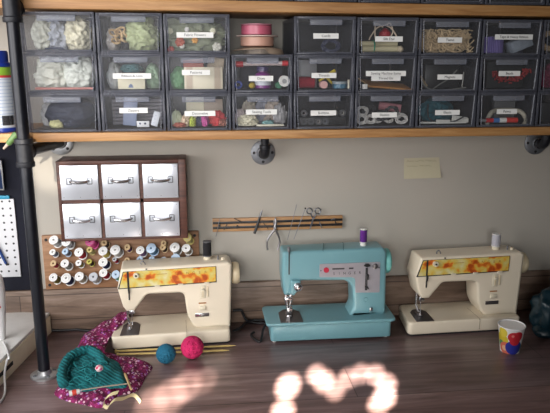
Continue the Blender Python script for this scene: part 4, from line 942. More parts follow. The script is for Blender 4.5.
# --- spray can
kx = ony(.5, 100, 1.835).x; rz = ST+.0006
can = thing('spray_can', 'white and blue spray can with a blue cap at the left end of the shelf', 'spray can', (kx, 1.835, rz))
r = .0375; hb = ony(5, 67, 1.835).z-rz
mB = MB()
MB().lathe([(r*.9, 0), (r, .004), (r, .012), (r*.999, .0125)], 32, Matrix.Translation((kx, 1.835, rz))).build('base_band', mat('can_blue', (.012, .035, .26), .3), can)
body = MB().lathe([(r, .0128), (r, hb-.028)], 32, Matrix.Translation((kx, 1.835, rz))).build('can_body', ruled('can_print', (.60, .64, .70), (.36, .44, .58), 34, 'Z', .82), can)
MB().lathe([(r, hb-.0278), (r, hb-.0215)], 32, Matrix.Translation((kx, 1.835, rz))).build('red_band', mat('can_red', (.55, .04, .05), .35), can)
MB().lathe([(r, hb-.0213), (r, hb-.001), (r*.97, hb)], 32, Matrix.Translation((kx, 1.835, rz))).build('green_band', mat('can_green', (.26, .45, .04), .35), can)
MB().lathe([(r*.95, hb+.0005), (r*.93, hb+.01), (r*.80, hb+.014), (r*.80, hb+.038), (r*.74, hb+.043), (0, hb+.044)], 32, Matrix.Translation((kx, 1.835, rz))).build('cap', MATS['can_blue'], can)
bc = MB(); rnd = random.Random(5); q = 0
cd = MB().lathe([(r+.0004, .020), (r+.0004, .050)], 64, Matrix.Translation((kx, 1.835, rz)))
for i in range(14):
    a = R(-72+i*3.6); wd = rnd.choice((.6, 1.0, 1.4))*.0009
    x, y = kx+(r+.0003)*math.cos(a), 1.835+(r+.0003)*math.sin(a)
    bc.box(-wd, wd, -.0003, .0003, .020, .046, M=Matrix.Translation((x, y, rz)) @ Matrix.Rotation(a+PI/2, 4, 'Z'))
bc.build('barcode', M_INK, body)

# ================================================================== ON THE BENCH
# --- sewing machines
M_CREAM = mat('cream_enamel', (.76, .68, .54), .35, var=.03, scale=8, coat=.15)
M_CREAMD = mat('cream_enamel_trim', (.66, .56, .38), .4, var=.03)
M_IVORY = mat('ivory_plastic', (.68, .62, .48), .35)
M_FLOR = floral_panel_mat()
M_PLATE = mat('needle_plate_steel', (.16, .15, .15), .35, .7)
M_ORT = mat('faded_brown_ink', (.38, .16, .04), .6)
def cream_machine(label, scale, origin, rot, no_glare):
    t = thing('sewing_machine', label, 'sewing machine', origin, 'cream sewing machines', local=True)
    plan = rounded([(.002, .003), (.372, .0), (.378, .165), (.022, .165)], [.018, .012, .02, .02], 5)
    MB().prism(plan, .004, .050, 'z', .006, 3).build('base', M_CREAM, t)
    MB().prism([(p[0]*.985+.003, p[1]*.97+.003) for p in plan], .0, .0045, 'z').build('foot_rubber', M_DARK, t)
    MB().box(.235, .2358, -.0002, .10, .012, .0504).build('base_seam', mat('seam_brown', (.20, .15, .09), .6), t)  # thin brown line drawn for the joint in the base
    poly = [(.043, .272), (.029, .205), (.043, .140), (.053, .124), (.077, .124), (.118, .180), (.232, .178), (.240, .095), (.262, .046), (.376, .046), (.384, .268), (.372, .276)]
    poly = rounded(poly, [.008, .012, .01, .006, .006, .02, .02, .06, .03, .002, .006, .006], 6)
    MB().prism(poly, .032, .128, 'y', .008, 4).build('body', M_CREAM, t)
    yf = .0312
    MB().prism([(.049, .2635), (.031, .2045), (.334, .2095), (.334, .2660)], yf-.0006, yf+.004).build('panel_border', M_BLACK, t)
    pn = MB().prism([(.0665, .2628), (.0665, .2085), (.332, .2130), (.332, .2650)], yf-.0012, yf+.002).build('front_panel', M_FLOR, t)
    MB().prism([(.0505, .2610), (.0355, .2075), (.0600, .2080), (.0600, .2620)], yf-.0012, yf+.002).build('face_panel', M_FLOR, t)
    for i, ch in enumerate('SINGER'):
        text('lettering', ch, .0125, Matrix.Translation((.208+i*.0185, yf-.0014, .2475)) @ FACE, M_ORT, pn)
    MB().box(.150, .182, yf-.0015, yf-.001, .2485, .2500).build('script_line', M_ORT, pn)
    MB().box(.0615, .0655, yf-.0016, yf+.003, .165, .2640).build('lever_slot', M_BLACK, t)
    MB().tube([(.0635, yf-.004, .190), (.0635, yf-.007, .203), (.0635, yf-.002, .209)], .0028, 8).build('thread_guide', M_BLACK, t)
    k = MB().lathe([(.0085, 0), (.0095, .004), (.0085, .010), (.004, .0105), (0, .0105)], 20, Matrix.Translation((.088, yf-.001, .2505)) @ Matrix.Rotation(R(90), 4, 'X')).build('tension_dial', M_IVORY, t)
    MB().lathe([(.0035, .0106), (.003, .0125), (0, .0125)], 12, Matrix.Translation((.088, yf-.001, .2505)) @ Matrix.Rotation(R(90), 4, 'X')).build('dial_center', M_DARK, k)
    for x in (.150, .222, .304): MB().box(x-.008, x+.008, yf-.006, yf+.002, .2060, .2125, .002).build('panel_tab', M_IVORY, t)
    MB().tube([(.117, yf, .2685), (.122, yf-.001, .2685)], .0022, 6).build('panel_screw', M_DARK, t)
    # needle end
    MB().cyl((.066, .078, .126), (.066, .078, .100), .005, n=12).cyl((.066, .078, .100), (.066, .078, .0535), .0012, n=8).cyl((.052, .080, .126), (.052, .080, .080), .0035, n=12).box(.058, .076, .070, .086, .098, .110, .0015).build('needle_bar', M_STEEL, t)
    f = MB().cyl((.052, .080, .082), (.058, .076, .060), .0035, n=10)
    f.prism([(.050, .048), (.058, .044), (.066, .048), (.066, .088), (.050, .088)], .0525, .0552, 'z', .0006, 1); f.tube([(.058, .048, .054), (.058, .042, .057)], .003, 8)
    f.build('presser_foot', M_STEEL, t)
    MB().prism(rounded([(.030, .008), (.088, .006), (.090, .088), (.076, .112), (.052, .112), (.036, .088)], [.004, .004, .012, .014, .014, .012], 4), .0495, .0515, 'z', .0006, 1).build('needle_plate', M_PLATE, t)
    # column controls
    c1 = MB().box(.282, .300, yf-.0012, yf+.002, .155, .200, .002).build('stitch_plate', M_IVORY, t)
    MB().box(.2885, .2925, yf-.0022, yf-.0008, .160, .196).build('stitch_slot', M_CREAMD, c1)
    MB().box(.286, .296, yf-.008, yf-.001, .182, .190, .002).build('stitch_lever', M_IVORY, c1)
    MB().box(.304, .308, yf-.0014, yf+.002, .160, .196, .0006).build('scale_strip', M_CREAMD, t)
    MB().box(.276, .300, yf-.0008, yf+.002, .136, .140).build('button_label', M_ORT, t)
    MB().box(.279, .299, yf-.004, yf+.002, .112, .128, .003).build('reverse_button', M_IVORY, t)
    MB().box(.264, .308, yf-.0014, yf+.002, .089, .102, .001).build('name_plate', M_STEEL if not no_glare else M_PLATE, t)  # brighter steel puts the left machine's glare into the plate
    MB().lathe([(.028, 0), (.035, .002), (.038, .008), (.038, .018), (.034, .024), (.018, .025), (.016, .022), (0, .022)], 32, Matrix.Translation((.3852, .080, .222)) @ Matrix.Rotation(R(90), 4, 'Y')).build('handwheel', M_CREAMD, t)
    # top
    MB().cyl((.310, .085, .275), (.310, .085, .2855), .012, n=18).build('spool_base', M_IVORY, t)
    g = MB().tube(spline([(.103, .06, .275), (.103, .058, .284), (.108, .057, .288), (.113, .058, .283), (.116, .06, .275)], 4), .0018, 6); g.build('top_guide', M_GALVD, t)
    MB().cyl((.343, .07, .275), (.343, .07, .290), .003, n=10).build('winder_pin', M_GALVD, t); MB().cyl((.358, .07, .275), (.358, .07, .283), .0055, n=12).build('winder_stop', M_IVORY, t)
    t.rotation_euler = (0, 0, rot); t.scale = scale
    return t
m1 = cream_machine('cream sewing machine with orange floral panel in front of the spool rack', (1.022, 1.0, .957), (-.311, 1.888, BZ+.0005), R(3.2), False)
m3 = cream_machine('cream sewing machine with orange floral panel standing behind the paper cup', (1.07, 1.0, .965), (.655, 1.890, BZ+.0005), R(1.8), True)
def on_machine(root, p):
    return Matrix.Translation(root.location) @ root.rotation_euler.to_matrix().to_4x4() @ Matrix.Diagonal((*root.scale, 1)) @ Vector(p)
# --- turquoise machine
M_TURQ = mat('turquoise_enamel', (.165, .345, .39), .32, var=.03, scale=8, coat=.15)
M_TURQD = mat('turquoise_underside', (.09, .27, .29), .4, var=.03)
M_FACE = mat('brushed_face_plate', (.40, .39, .43), .4, .4, var=.05)
bm_ = thing('sewing_machine', 'turquoise vintage sewing machine with a grey control plate in the middle of the bench', 'sewing machine', (.196, 1.885, BZ+.0005), local=True)
MB().prism(rounded([(.002, .006), (.402, .002), (.402, .150), (.006, .150)], .012, 4), .006, .062, 'z', .003, 2).build('plinth', M_TURQ, bm_)
for x in (.015, .388):
    for y in (.02, .135): MB().cyl((x, y, 0), (x, y, .007), .006, n=12).build('foot', M_WHITE, bm_)
MB().prism(rounded([(-.012, -.004), (.415, -.006), (.418, .152), (-.014, .152)], [.016, .016, .02, .02], 6), .0615, .072, 'z', .0035, 3).build('bed', M_TURQ, bm_)
poly = [(.045, .298), (.043, .215), (.050, .151), (.072, .148), (.088, .180), (.104, .198), (.252, .193), (.277, .172), (.283, .100), (.268, .068), (.392, .068), (.388, .285), (.376, .301)]
poly = rounded(poly, [.012, .02, .006, .006, .02, .02, .02, .035, .05, .004, .012, .012, .012], 6)
MB().prism(poly, .040, .128, 'y', .010, 4).build('body', M_TURQ, bm_)
yf = .0392
pl = rounded([(.165, .254), (.165, .209), (.272, .205), (.284, .200), (.286, .151), (.368, .148), (.366, .254)], [.004, .004, .004, .006, .004, .004, .004], 3)
fp = MB().prism(pl, yf-.0012, yf+.003, 'y', .0005, 1).build('face_plate', M_FACE, bm_)
for i, ch in enumerate('SINGER'): text('lettering', ch, .0125, Matrix.Translation((.213+i*.0172, yf-.0014, .2195)) @ FACE, M_INK, fp)
MB().cyl((.187, yf-.0045, .2335), (.187, yf, .2335), .0088, n=22).build('red_emblem', mat('emblem_red', (.45, .02, .05), .35), fp)
MB().box(.207, .247, yf-.0018, yf-.001, .2335, .2385).build('script_line', M_INK, fp)
MB().box(.262, .277, yf-.0018, yf-.001, .2335, .2385).build('script_line', M_INK, fp)
for (x, z) in ((.1695, .2315), (.3625, .235)): MB().cyl((x, yf-.002, z), (x, yf, z), .002, n=8).build('plate_screw', M_INK, fp)
MB().box(.3175, .3255, yf-.0018, yf-.001, .158, .236).build('stitch_slot', M_INK, fp)
MB().prism(rounded([(.310, .243), (.316, .2505), (.327, .2505), (.334, .243), (.322, .239)], .002, 2), yf-.006, yf-.001).build('width_dial', M_BLACK, fp)
MB().box(.3185, .3275, yf-.010, yf-.0015, .196, .215, .002).build('stitch_lever', M_BLACK, fp); MB().prism([(.3165, .172), (.3325, .160), (.3255, .172)], yf-.006, yf-.001).build('stitch_pointer', M_BLACK, fp)
MB().lathe([(.009, 0), (.008, .006), (.004, .008), (0, .008)], 18, Matrix.Translation((.349, yf-.001, .2405)) @ Matrix.Rotation(R(90), 4, 'X')).build('selector_knob', M_PLATE, fp)
MB().box(.334, .345, yf-.009, yf+.001, .084, .099, .002).build('bobbin_release', M_STEEL, bm_)
MB().tube(ring((.322, yf-.0006, .125), .007, 20, 'y'), .0009, 6, True).build('button_ring', M_TURQD, bm_)
for x in (.178, .245): MB().tube([(x, .0415, .288), (x-.002, .0435, .2985), (x+.002, .060, .3018), (x+.012, .110, .3018), (x+.013, .125, .2985)], .0009, 6).build('lid_seam', mat('seam_dark_teal', (.02, .10, .11), .6), bm_)
MB().box(.0635, .0675, yf-.0012, yf+.003, .222, .300, .0004).build('take_up_slot', M_BLACK, bm_)
MB().cyl((.0655, .047, .296), (.0655, .047, .312), .0045, n=12).build('take_up_cap', M_GALVD, bm_)
MB().prism(rounded([(.070, .205), (.066, .160), (.080, .152), (.098, .178), (.104, .204)], .008, 4), .024, .042, 'y', .005, 3).build('face_cover', M_TURQ, bm_)
d = MB().lathe([(.0135, 0), (.0135, .006), (.010, .008), (.010, .013), (.005, .016), (0, .016)], 22, Matrix.Translation((.092, .026, .186)) @ Matrix.Rotation(R(90), 4, 'X')).build('tension_dial', M_STEEL, bm_)
MB().tube(ring((.092, .0135, .186), .0125, 18, 'y'), .0014, 6, True).build('dial_spring', M_GALVD, d)
MB().cyl((.060, .075, .150), (.060, .075, .122), .005, n=12).cyl((.076, .075, .150), (.076, .075, .110), .0045, n=12).box(.054, .082, .066, .084, .120, .132, .002).cyl((.074, .075, .112), (.074, .075, .0745), .0014, n=8).build('needle_bar', M_STEEL, bm_)
f = MB().cyl((.062, .076, .122), (.066, .070, .084), .004, n=10); f.prism([(.058, .040), (.068, .034), (.078, .040), (.078, .084), (.058, .084)], .0745, .0780, 'z', .0008, 1).box(.061, .080, .055, .075, .080, .100, .002)
f.build('presser_foot', M_STEEL, bm_)
MB().prism(rounded([(.034, .002), (.108, .0), (.108, .086), (.086, .112), (.056, .112), (.036, .086)], [.003, .003, .01, .016, .016, .01], 4), .0715, .0735, 'z', .0006, 1).build('needle_plate', M_PLATE, bm_)
MB().lathe([(.030, 0), (.040, .001), (.042, .006), (.042, .014), (.038, .019), (.020, .021), (0, .021)], 36, Matrix.Translation((.3885, .082, .244)) @ Matrix.Rotation(R(90), 4, 'Y')).build('handwheel', mat('turquoise_wheel', (.14, .42, .40), .3), bm_)
MB().cyl((.318, .08, .300), (.318, .08, .3085), .010, n=16).build('spool_base', M_WHITE, bm_)
# --- spools standing on the machines
def stand_spool(p, r, h, disc, thr, label):
    t = thing('thread_spool', label, 'thread spool', p)
    M = Matrix.Translation(p)
    MB().lathe([(.0035, 0), (r, 0), (r, .0025), (r*.6, .004), (r*.6, h-.004), (r, h-.0025), (r, h), (.0035, h), (.0035, 0)], 22, M, True).build('spool_core', disc, t)
    MB().lathe([(r*.62, .0042), (r*.93, .0046), (r*.95, h*.5), (r*.93, h-.0046), (r*.62, h-.0042)], 22, M, True).build('thread_winding', thr, t)
stand_spool(on_machine(m1, (.310, .085, .2860)), .0145, .050, mat('spool_smoke', (.10, .10, .11), .5), yarn_mat('thread_black', (.006, .006, .008), (.02, .02, .026), 200), 'black thread spool standing on the cream machine before the spool rack')
stand_spool(on_machine(bm_, (.318, .08, .3090)), .0125, .048, SW, yarn_mat('thread_bright_purple', (.07, .01, .16), (.18, .03, .36), 200), 'purple thread spool standing on the turquoise machine')
stand_spool(on_machine(m3, (.310, .085, .2860)), .0155, .044, SW, yarn_mat('thread_white2', (.50, .50, .56), (.66, .66, .72), 200), 'white thread spool standing on the cream machine behind the cup')
# --- paper cup
cp = onz(509.5, 350.5, BZ); cz = BZ+.0005
cup = thing('paper_cup', 'white paper cup printed with red, blue and yellow balloons on the bench at right', 'cup', (cp.x, cp.y, cz), local=True)
h = .088; r0, r1 = .029, .0405
oc = lambda a, z, rr: (math.cos(R(a))*rr, math.sin(R(a))*rr, z)
# angles: -100 faces the camera
CS = [(*oc(-165, .045, .034), .022, (.60, .45, .03)), (*oc(-158, .070, .037), .016, (.66, .52, .06)), (*oc(-170, .030, .033), .012, (.08, .28, .12)), (*oc(-140, .018, .031), .022, (.60, .14, .09)), (*oc(-60, .020, .032), .014, (.05, .22, .16)),
      (*oc(-148, .018, .031), .009, (.72, .40, .24)), (*oc(-128, .014, .031), .005, (.70, .62, .50)), (*oc(-96, .024, .032), .0255, (.022, .030, .26)), (*oc(-104, .060, .036), .0175, (.46, .018, .03)), (*oc(-84, .062, .036), .0175, (.46, .018, .03)), (*oc(-95, .048, .034), .0165, (.46, .018, .03)), (*oc(-108, .064, .038), .0045, (.62, .18, .16)),
      (*oc(60, .06, .036), .024, (.02, .05, .3)), (*oc(110, .04, .034), .024, (.55, .03, .03)), (*oc(10, .045, .034), .02, (.6, .45, .03))]
MB().lathe([(r0*.93, .004), (r0, 0), (r1, h-.002), (r1-.0014, h-.002), (r0-.0012, .0055), (0, .0055)], 40).build('cup_body', spotted('balloon_print', (.70, .69, .68), CS, .4), cup)
MB().tube(ring((0, 0, h-.001), r1, 40, 'z'), .0018, 8, True).build('rim', mat('cup_white', (.86, .85, .85), .4), cup)
lin = MB().lathe([(r1-.0018, h-.0022), (r0-.0016, .006), (0, .006)], 40).build('lining', MATS['cup_white'], cup)
# --- yarn balls
def yarn_ball(u, v, rpx, m, label, seed):
    p = onz(u, v, BZ); c0 = onz(u, v, BZ+.02); r = rpx*c0.length/FPX
    c = Vector((c0.x, c0.y, BZ+r)); d = ray(u, v); c = CAM+d*((BZ+r-EYE)/d.z)
    rnd = random.Random(seed); mb = MB().blob(c, (r*.91, r*.91, r*.91), seed, .02, 2, 4)
    for i in range(46):
        ax = Vector((rnd.gauss(0, 1), rnd.gauss(0, 1), rnd.gauss(0, 1))).normalized(); q = ax.to_track_quat('Z', 'Y').to_matrix()
        off = rnd.uniform(-.45, .45)*r; rr = math.sqrt(r*r*.95-off*off)
        mb.tube([c+q @ Vector((rr*math.cos(a*2*PI/28), rr*math.sin(a*2*PI/28), off)) for a in range(28)], .0021, 5, True)
    zmin = min(p.z for p in mb.v); mb.v = [p+Vector((0, 0, BZ+.0006-zmin)) for p in mb.v]
    tag(mb.build('yarn_ball', m, origin=(c.x, c.y, BZ), smooth=80), label, 'yarn ball')
yarn_ball(166, 354.3, 9.2, mat('blue_yarn', (.008, .115, .20), .9, var=.35, scale=160, bump=.5), 'small blue yarn ball left of the pink one', 3)
yarn_ball(192.3, 347.8, 10.8, mat('hot_pink_yarn', (.52, .014, .11), .9, var=.3, scale=160, bump=.5), 'hot pink yarn ball against the cream sewing machine', 5)
# --- bamboo needles behind the balls
bam = mat('bamboo', (.58, .43, .15), .5)
for i, (a, b_) in enumerate((((117, 351.2), (235.5, 345.5)), ((119, 354.5), (229, 350.2)))):
    p, q = onz(*a, BZ+.004), onz(*b_, BZ+.004)
    t = thing('knitting_needle', ['bamboo knitting needle lying closest along the cream machine behind the yarn balls', 'bamboo knitting needle touching the yarn balls, the lower of two'][i], 'knitting needle', p, 'bamboo knitting needles')
    MB().tube([p, p.lerp(q, .94), q], [.0033, .0033, .0008], 10).build('shaft', bam, t)
    MB().lathe([(.004, 0), (.006, .002), (.006, .006), (.003, .008)], 14, Matrix.Translation(p) @ (p-q).to_track_quat('Z', 'Y').to_matrix().to_4x4()).build('end_knob', bam, t)
# --- floral project bag
def bp_(pts, z): return [tuple(onz(u, v, z)[:2]) for u, v in pts]
S = 110/413.0
def cr(x, y): return (50+x*S, 300+y*S)
M_BAG = floral_bag_mat()
outl = [cr(*p) for p in ((14, 338), (40, 305), (80, 250), (110, 200), (165, 175), (215, 190), (262, 200), (330, 212), (384, 236), (362, 272), (325, 330), (260, 345), (232, 372), (185, 392), (120, 378), (60, 365))]
bag = thing('project_bag', 'fuchsia floral cloth bag lying under the teal knitting with its long strap', 'bag', onz(95, 370, BZ))
mound(bp_(outl, BZ+.012), BZ+.0006, .026, 3, .012, 16, 2.6, .006).build('bag_body', M_BAG, bag, smooth=80)
Lp = [(cr(92, 200), .775), (cr(104, 172), .778), (cr(122, 140), .782), (cr(160, 106), .788), (cr(200, 84), .796), (cr(240, 62), .804), (cr(272, 46), .812), (cr(292, 38), .815)]
Rp = [(cr(205, 208), .775), (cr(205, 186), .782), (cr(214, 160), .789), (cr(232, 132), .795), (cr(252, 108), .801), (cr(268, 88), .806), (cr(286, 74), .811), (cr(298, 68), .812)]
L3 = spline([onz(*p, z) for p, z in Lp], 4); R3 = spline([onz(*p, z) for p, z in Rp], 4)
n = len(L3); vs = []; fs = []; m_ = 8
for i in range(n):
    for j in range(m_+1):
        s = j/m_; p = L3[i].lerp(R3[i], s)
        p.z += .010*math.sin(s*PI)+.004*math.sin(i*.9+s*5)
        vs.append(p)
N2 = len(vs); vs += [p-Vector((0, 0, .004)) for p in vs]
for i in range(n-1):
    for j in range(m_):
        a = i*(m_+1)+j; b_ = a+1; c_ = a+m_+2; d_ = a+m_+1; fs += [(a, b_, c_, d_), (d_+N2, c_+N2, b_+N2, a+N2)]
for i in range(n-1):
    for j in (0, m_):
        a = i*(m_+1)+j; d_ = a+m_+1; fs.append((a, d_, d_+N2, a+N2))
for i in (0, n-1):
    for j in range(m_): a = i*(m_+1)+j; fs.append((a, a+1, a+1+N2, a+N2))
MB()._add(vs, fs).build('strap', M_BAG, bag, smooth=80)
# --- teal knitting
M_TEAL = mat('teal_yarn', (.004, .135, .150), .9, var=.3, scale=220, bump=.5)
M_TEALK = yarn_mat('teal_knit', (.003, .10, .115), (.006, .165, .18), 42, 'DIAGONAL')
kz = BZ+.030
kn = thing('knitting', 'teal knitted piece with loose yarn on top of the floral bag', 'knitting', onz(95, 372, BZ+.03))
ko = [cr(*p) for p in ((58, 322), (44, 280), (62, 232), (92, 200), (140, 186), (180, 206), (212, 216), (255, 232), (276, 262), (288, 316), (240, 322), (180, 330), (110, 334))]
mound(bp_(ko, kz), kz-.008, .028, 9, .010, 16, 2.4, .008).build('knit_body', M_TEALK, kn, smooth=80)
rim = MB(); rp = [cr(*p) for p in ((52, 318), (44, 285), (56, 240), (84, 206), (136, 186), (170, 196), (192, 220), (202, 252))]
r3 = spline([onz(u, v, kz+.022+.012*math.sin(i/7*PI)) for i, (u, v) in enumerate(rp)], 9)
rim.tube(r3, [.0125+.0022*math.sin(i*2.1) for i in range(len(r3))], 10); rim.build('ribbed_edge', M_TEALK, kn, smooth=80)
st = MB(); rnd = random.Random(8)
for i in range(13):
    cc = onz(*cr(rnd.uniform(105, 200), rnd.uniform(235, 310)), kz+.030+rnd.uniform(-.004, .008))
    a0 = rnd.uniform(0, 6.28); rr = rnd.uniform(.012, .028); pts = []
    for k in range(9): a = a0+k*.38; pts.append(cc+Vector((rr*math.cos(a), rr*.8*math.sin(a), .004*math.sin(k))))
    st.tube(spline(pts, 3), .0016, 5)
st.build('loose_yarn', mat('teal_yarn_light', (.005, .18, .195), .85, var=.2, scale=200), kn, smooth=80)
p = onz(*cr(185, 256), kz+.046)
tag(MB().blob(p, (.0105, .0105, .0095), 6, .12, 3, 3).build('stitch_stopper', spotted('pink_speckle', (.66, .50, .52), [(-.004, -.006, .004, .004, (.55, .03, .10)), (.005, -.007, .001, .0035, (.45, .03, .2)), (0, -.004, .008, .003, (.6, .1, .2))]), origin=p), 'round pink and white stitch stopper on the teal knitting', 'stopper')
a, b_ = onz(*cr(118, 338), kz+.014), onz(*cr(292, 314), kz+.016)
t = thing('knitting_needle', 'wooden knitting needle threaded through the edge of the teal knitting', 'knitting needle', a)
MB().tube([a, a.lerp(b_, .5)+Vector((0, 0, .001)), b_], .0018, 8).build('shaft', mat('pale_bamboo', (.36, .29, .22), .5), t)
e0, e1 = onz(*cr(281, 276), kz+.018), onz(*cr(305, 336), kz+.006)
tag(MB().tube([e0, e0.lerp(e1, .15), e1], [.0028, .0034, .0030], 10).build('knitting_needle', mat('tan_bamboo', (.48, .32, .16), .5), origin=e0), 'short tan knitting needle sticking out at the right of the teal knitting', 'knitting needle')
a, b_ = onz(*cr(72, 352), BZ+.036), onz(*cr(112, 342), BZ+.038)
t = thing('row_counter', 'small red and white tube with a point at the left of the teal knitting', 'row counter', a)
dv = (b_-a)
MB().cyl(a, a+dv*.28, .0075, n=16).build('white_end', M_WHITE, t); MB().cyl(a+dv*.281, a+dv*.68, .0078, n=16).build('red_body', mat('orange_red', (.60, .06, .035), .4), t)
MB().cyl(a+dv*.681, b_, .0072, .0062, n=16).build('white_end', M_WHITE, t); MB().tube([b_, b_+dv*.25+Vector((0, 0, .002)), onz(*cr(142, 334), BZ+.044)], [.0035, .0018, .0008], 8).build('point', mat('pale_blue_plastic', (.45, .58, .66), .4), t)
# --- cream ribbon curl
rp = [(cr(256, 347), .040), (cr(228, 355), .038), (cr(208, 372), .028), (cr(202, 394), .014), (cr(216, 404), .010), (cr(228, 388), .020), (cr(246, 374), .026), (cr(275, 371), .016), (cr(305, 358), .012), (cr(322, 362), .008), (cr(340, 384), .003)]
c3 = spline([onz(*p, BZ+z) for p, z in rp], 5); wv = Vector((.0035, .0085, .005))
vs = []; fs = []
for p in c3: vs += [p-wv*.5, p+wv*.5, p-wv*.5+Vector((0, 0, .0009)), p+wv*.5+Vector((0, 0, .0009))]
for i in range(len(c3)-1):
    a, b_ = 4*i, 4*i+4; fs += [(a, b_, b_+1, a+1), (a+2, a+3, b_+3, b_+2), (a, a+2, b_+2, b_), (a+1, b_+1, b_+3, a+3)]
vs = [Vector((p.x, p.y, max(p.z, BZ+.0005))) for p in vs]
tag(MB()._add(vs, fs).build('ribbon', mat('cream_ribbon', (.66, .56, .32), .5), origin=onz(110, 400, BZ), smooth=80), 'curled cream ribbon on the bench in front of the floral bag', 'ribbon')
# --- cords
cb = mat('black_rubber', (.012, .012, .014), .5)
def cord(pts, r, label, grp=None):
    P = spline([onz(u, v, z) for u, v, z in pts], 6)
    P = [Vector((p.x, min(p.y, WY-.022-r), max(p.z, BZ+r+.0005))) for p in P]
    tag(MB().tube(P, r, 8).build('power_cord', cb, origin=P[0], smooth=80), label, 'cord', grp)
cord([(33, 305, .80), (44, 314, .78), (56, 323, .757), (78, 329.5, .755), (100, 331, .755), (112, 327, .756), (128, 322, .756)], .0042, 'black cord lying on the bench from the iron pipe to the floral strap')
cord([(232, 304, .80), (240, 305, .80), (243, 314, .79), (248, 321, .765), (258, 318, .76), (272, 315, .76)], .0045, 'black cord dropping behind the handwheel and crossing to the turquoise machine', 'black cords between two machines')
cord([(233, 331, .755), (240, 328, .755), (247, 322, .756), (258, 323, .756), (270, 323, .756)], .004, 'black cord curving along the bench just right of the left cream machine', 'black cords between two machines')
cord([(266, 324, .775), (263, 330, .765), (260.5, 341, .755), (256, 340, .755), (251, 335, .756), (254, 332, .756)], .004, 'short black cord loop at the left foot of the turquoise machine', 'black cords between two machines')
# --- cream box with white lid at far left
A, B = onz(-1, 388, BZ), onz(38, 347, BZ)
dirv = (B-A).normalized(); A2 = A-dirv*.30; B2 = B+dirv*((2.06-B.y)/dirv.y)*.98
hB = ony(-2, 364, A.y).z-BZ
side = Vector((-dirv.y, dirv.x, 0))
t = thing('wooden_tray', 'low cream wooden box with a white lid at far left of the bench', 'box', (A.x, A.y, BZ))
def boxq(o, z0, z1, wdt, bev=.002):
    poly = [(A2-side*o)[:2], (B2-side*o)[:2], (B2+side*wdt)[:2], (A2+side*wdt)[:2]]
    return MB().prism([tuple(q) for q in poly], z0, z1, 'z', bev, 2)
boxq(0, BZ+.0005, BZ+hB-.012, .34).build('box_body', mat('cream_paint_wood', (.80, .71, .54), .55), t)
boxq(-.002, BZ+hB-.0118, BZ+hB, .335, .003).build('lid', mat('white_laminate', (.78, .78, .76), .45), t)
q0, q1 = onz(0, 377, BZ+hB*.5), onz(17, 353, BZ+hB*.5)
sl = [(A+dirv*s-side*.0008) for s in (.0, .09)]
MB().prism([tuple((sl[0]-side*.0006)[:2]), tuple((sl[1]-side*.0006)[:2]), tuple((sl[1]+side*.002)[:2]), tuple((sl[0]+side*.002)[:2])], BZ+hB*.36, BZ+hB*.52, 'z').build('handle_slot', M_DARK, t)
# --- white handheld appliance
zl = BZ+hB+.0008
q = onz(1.5, 339, zl)
t = thing('glue_gun', 'white handheld tool with a red button standing on the low cream box', 'tool', (q.x, q.y, zl))
tp = ony(-1, 284, q.y)
MB().lathe([(.010, 0), (.012, .004), (.017, .05), (.022, .10), (.024, .16), (.020, .20), (.008, .21)], 24, Matrix.Translation((q.x, q.y, zl))).build('tool_body', mat('gloss_white', (.68, .68, .68), .3), t)
rb = ony(5.5, 307, q.y-.02)
MB().lathe([(.0045, 0), (.004, .003), (0, .0035)], 14, Matrix.Translation((q.x+.010, q.y-.0195, rb.z)) @ Matrix.Rotation(R(90), 4, 'X')).build('red_button', MATS['orange_red'], t)
cpts = [onz(3.5, 342, zl+.006), onz(7, 350, zl+.004), onz(9, 358, zl+.004)]
e = A+dirv*.045-side*.008
cpts += [e+Vector((0, 0, hB-.01)), e+Vector((-.004, -.02, hB*.45)), onz(5, 392, BZ+.004), onz(0, 402, BZ+.004), onz(-12, 408, BZ+.004)]
MB().tube(spline(cpts, 6), .0032, 8).build('cord', mat('white_cable', (.62, .62, .62), .4), t, smooth=80)
# --- dark teal wrapped bundle at the right edge
p = onz(547, 341, BZ)
dt = thing('yarn_bundle', 'dark teal wrapped yarn bundle at the right edge of the bench', 'yarn', (p.x+.03, p.y+.02, BZ))
mb = MB().blob((p.x+.045, p.y+.06, BZ+.075), (.068, .06, .082), 4, .22, 2, 4, BZ+.0008); mb.build('bundle', mat('dark_teal_wrap', (.003, .018, .027), .35, var=.5, scale=30, bump=.4), dt, smooth=70)
mb = MB().blob((p.x+.01, p.y+.035, BZ+.020), (.040, .035, .022), 9, .2, 2, 3, BZ+.0008); mb.build('loose_end', MATS['dark_teal_wrap'], dt, smooth=70)
tk = MB().tube(spline([(p.x+.045, p.y+.06, BZ+.15), (p.x+.05, p.y+.062, BZ+.175), (p.x+.043, p.y+.06, BZ+.195)], 4), [.012, .012, .012, .012, .015, .016, .017, .018, .019], 12); tk.build('knotted_top', MATS['dark_teal_wrap'], dt)

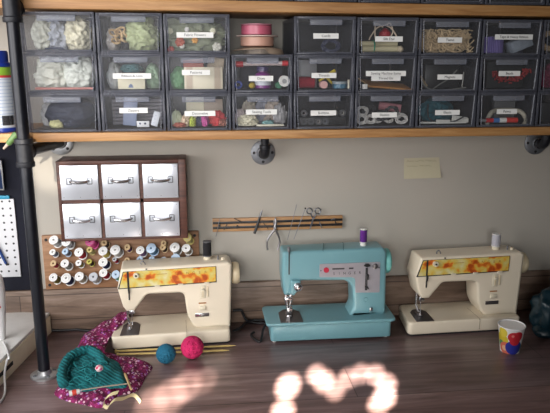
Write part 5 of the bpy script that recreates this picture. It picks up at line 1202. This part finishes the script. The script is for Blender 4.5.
# ================================================================== LIGHT AND CAMERA
def area(name, loc, target, sx, sy, watt, col):
    l = bpy.data.lights.new(name, 'AREA'); l.shape = 'RECTANGLE'; l.size = sx; l.size_y = sy; l.energy = watt; l.color = col
    o = bpy.data.objects.new(name, l); COL.objects.link(o); o.location = loc
    o.rotation_euler = (Vector(target)-Vector(loc)).to_track_quat('-Z', 'Y').to_euler(); return o
def spot(name, loc, target, deg, watt, col, blend=.5):
    l = bpy.data.lights.new(name, 'SPOT'); l.energy = watt; l.color = col; l.spot_size = R(deg); l.spot_blend = blend; l.shadow_soft_size = .012
    o = bpy.data.objects.new(name, l); COL.objects.link(o); o.location = loc
    o.rotation_euler = (Vector(target)-Vector(loc)).to_track_quat('-Z', 'Y').to_euler(); return o
wl_ = area('side_window_daylight', (wx+.01, (wy0+wy1)/2, (wz0+wz1)/2), (-.25, 2.0, 1.3), 1.3, 1.15, 9, (1.0, .97, .95))
wl_.data.spread = R(95)
fl_ = area('front_window_daylight', ((fx0+fx1)/2-.25, -1.78, (fz0+fz1)/2), (-.42, 2.09, 1.30), 1.3, 1.05, 7.2, (1.0, .975, .95))
fl_.data.spread = R(62)
SUN = (1.0, .90, .76)
src = Vector((-.55, -1.25, 2.28))
for i, (u, v, deg, wt) in enumerate(((288, 386, 1.3, 5000), (316, 374, 1.0, 3800), (324, 381, 1.1, 3800), (335, 390, 1.0, 2200), (348, 378, 1.0, 2600), (361, 373, 1.0, 3600), (375, 374, 1.05, 4200), (386, 384, 1.1, 4600), (385, 396, 1.1, 4200), (378, 405, 1.0, 3200),
        (283, 411, 1.2, 3800), (186, 386, 1.7, 1000), (170, 396, 1.9, 1100), (152, 404, 1.8, 900), (205, 380, 1.4, 600))):
    spot('sun_fleck', src+Vector((.012*i, .006*i, 0)), onz(u, v, BZ), deg, wt*2.1, SUN, .5)
spot('sun_fleck', src+Vector((-.1, 0, 0)), ony(52, 168, WY), 3.2, 420, SUN, .9)
w_ = bpy.data.worlds.new('World'); scene.world = w_; w_.use_nodes = True
w_.node_tree.nodes['Background'].inputs['Color'].default_value = (.6, .7, .85, 1)
w_.node_tree.nodes['Background'].inputs['Strength'].default_value = .6
cam = bpy.data.cameras.new('Camera'); co = bpy.data.objects.new('Camera', cam); COL.objects.link(co)
cam.sensor_width = 36; cam.sensor_fit = 'HORIZONTAL'; cam.lens = FPX/550*36; cam.clip_start = .02
Mx = Matrix((RT, UP, -FW)).transposed().to_4x4(); Mx.translation = CAM
co.matrix_world = Mx; scene.camera = co
scene.view_settings.view_transform = 'Standard'; scene.view_settings.look = 'None'
scene.view_settings.exposure = 0.3; scene.view_settings.gamma = 1.0; scene.view_settings.use_curve_mapping = False
scene.cycles.transparent_max_bounces = 24
scene.cycles.max_bounces = 8
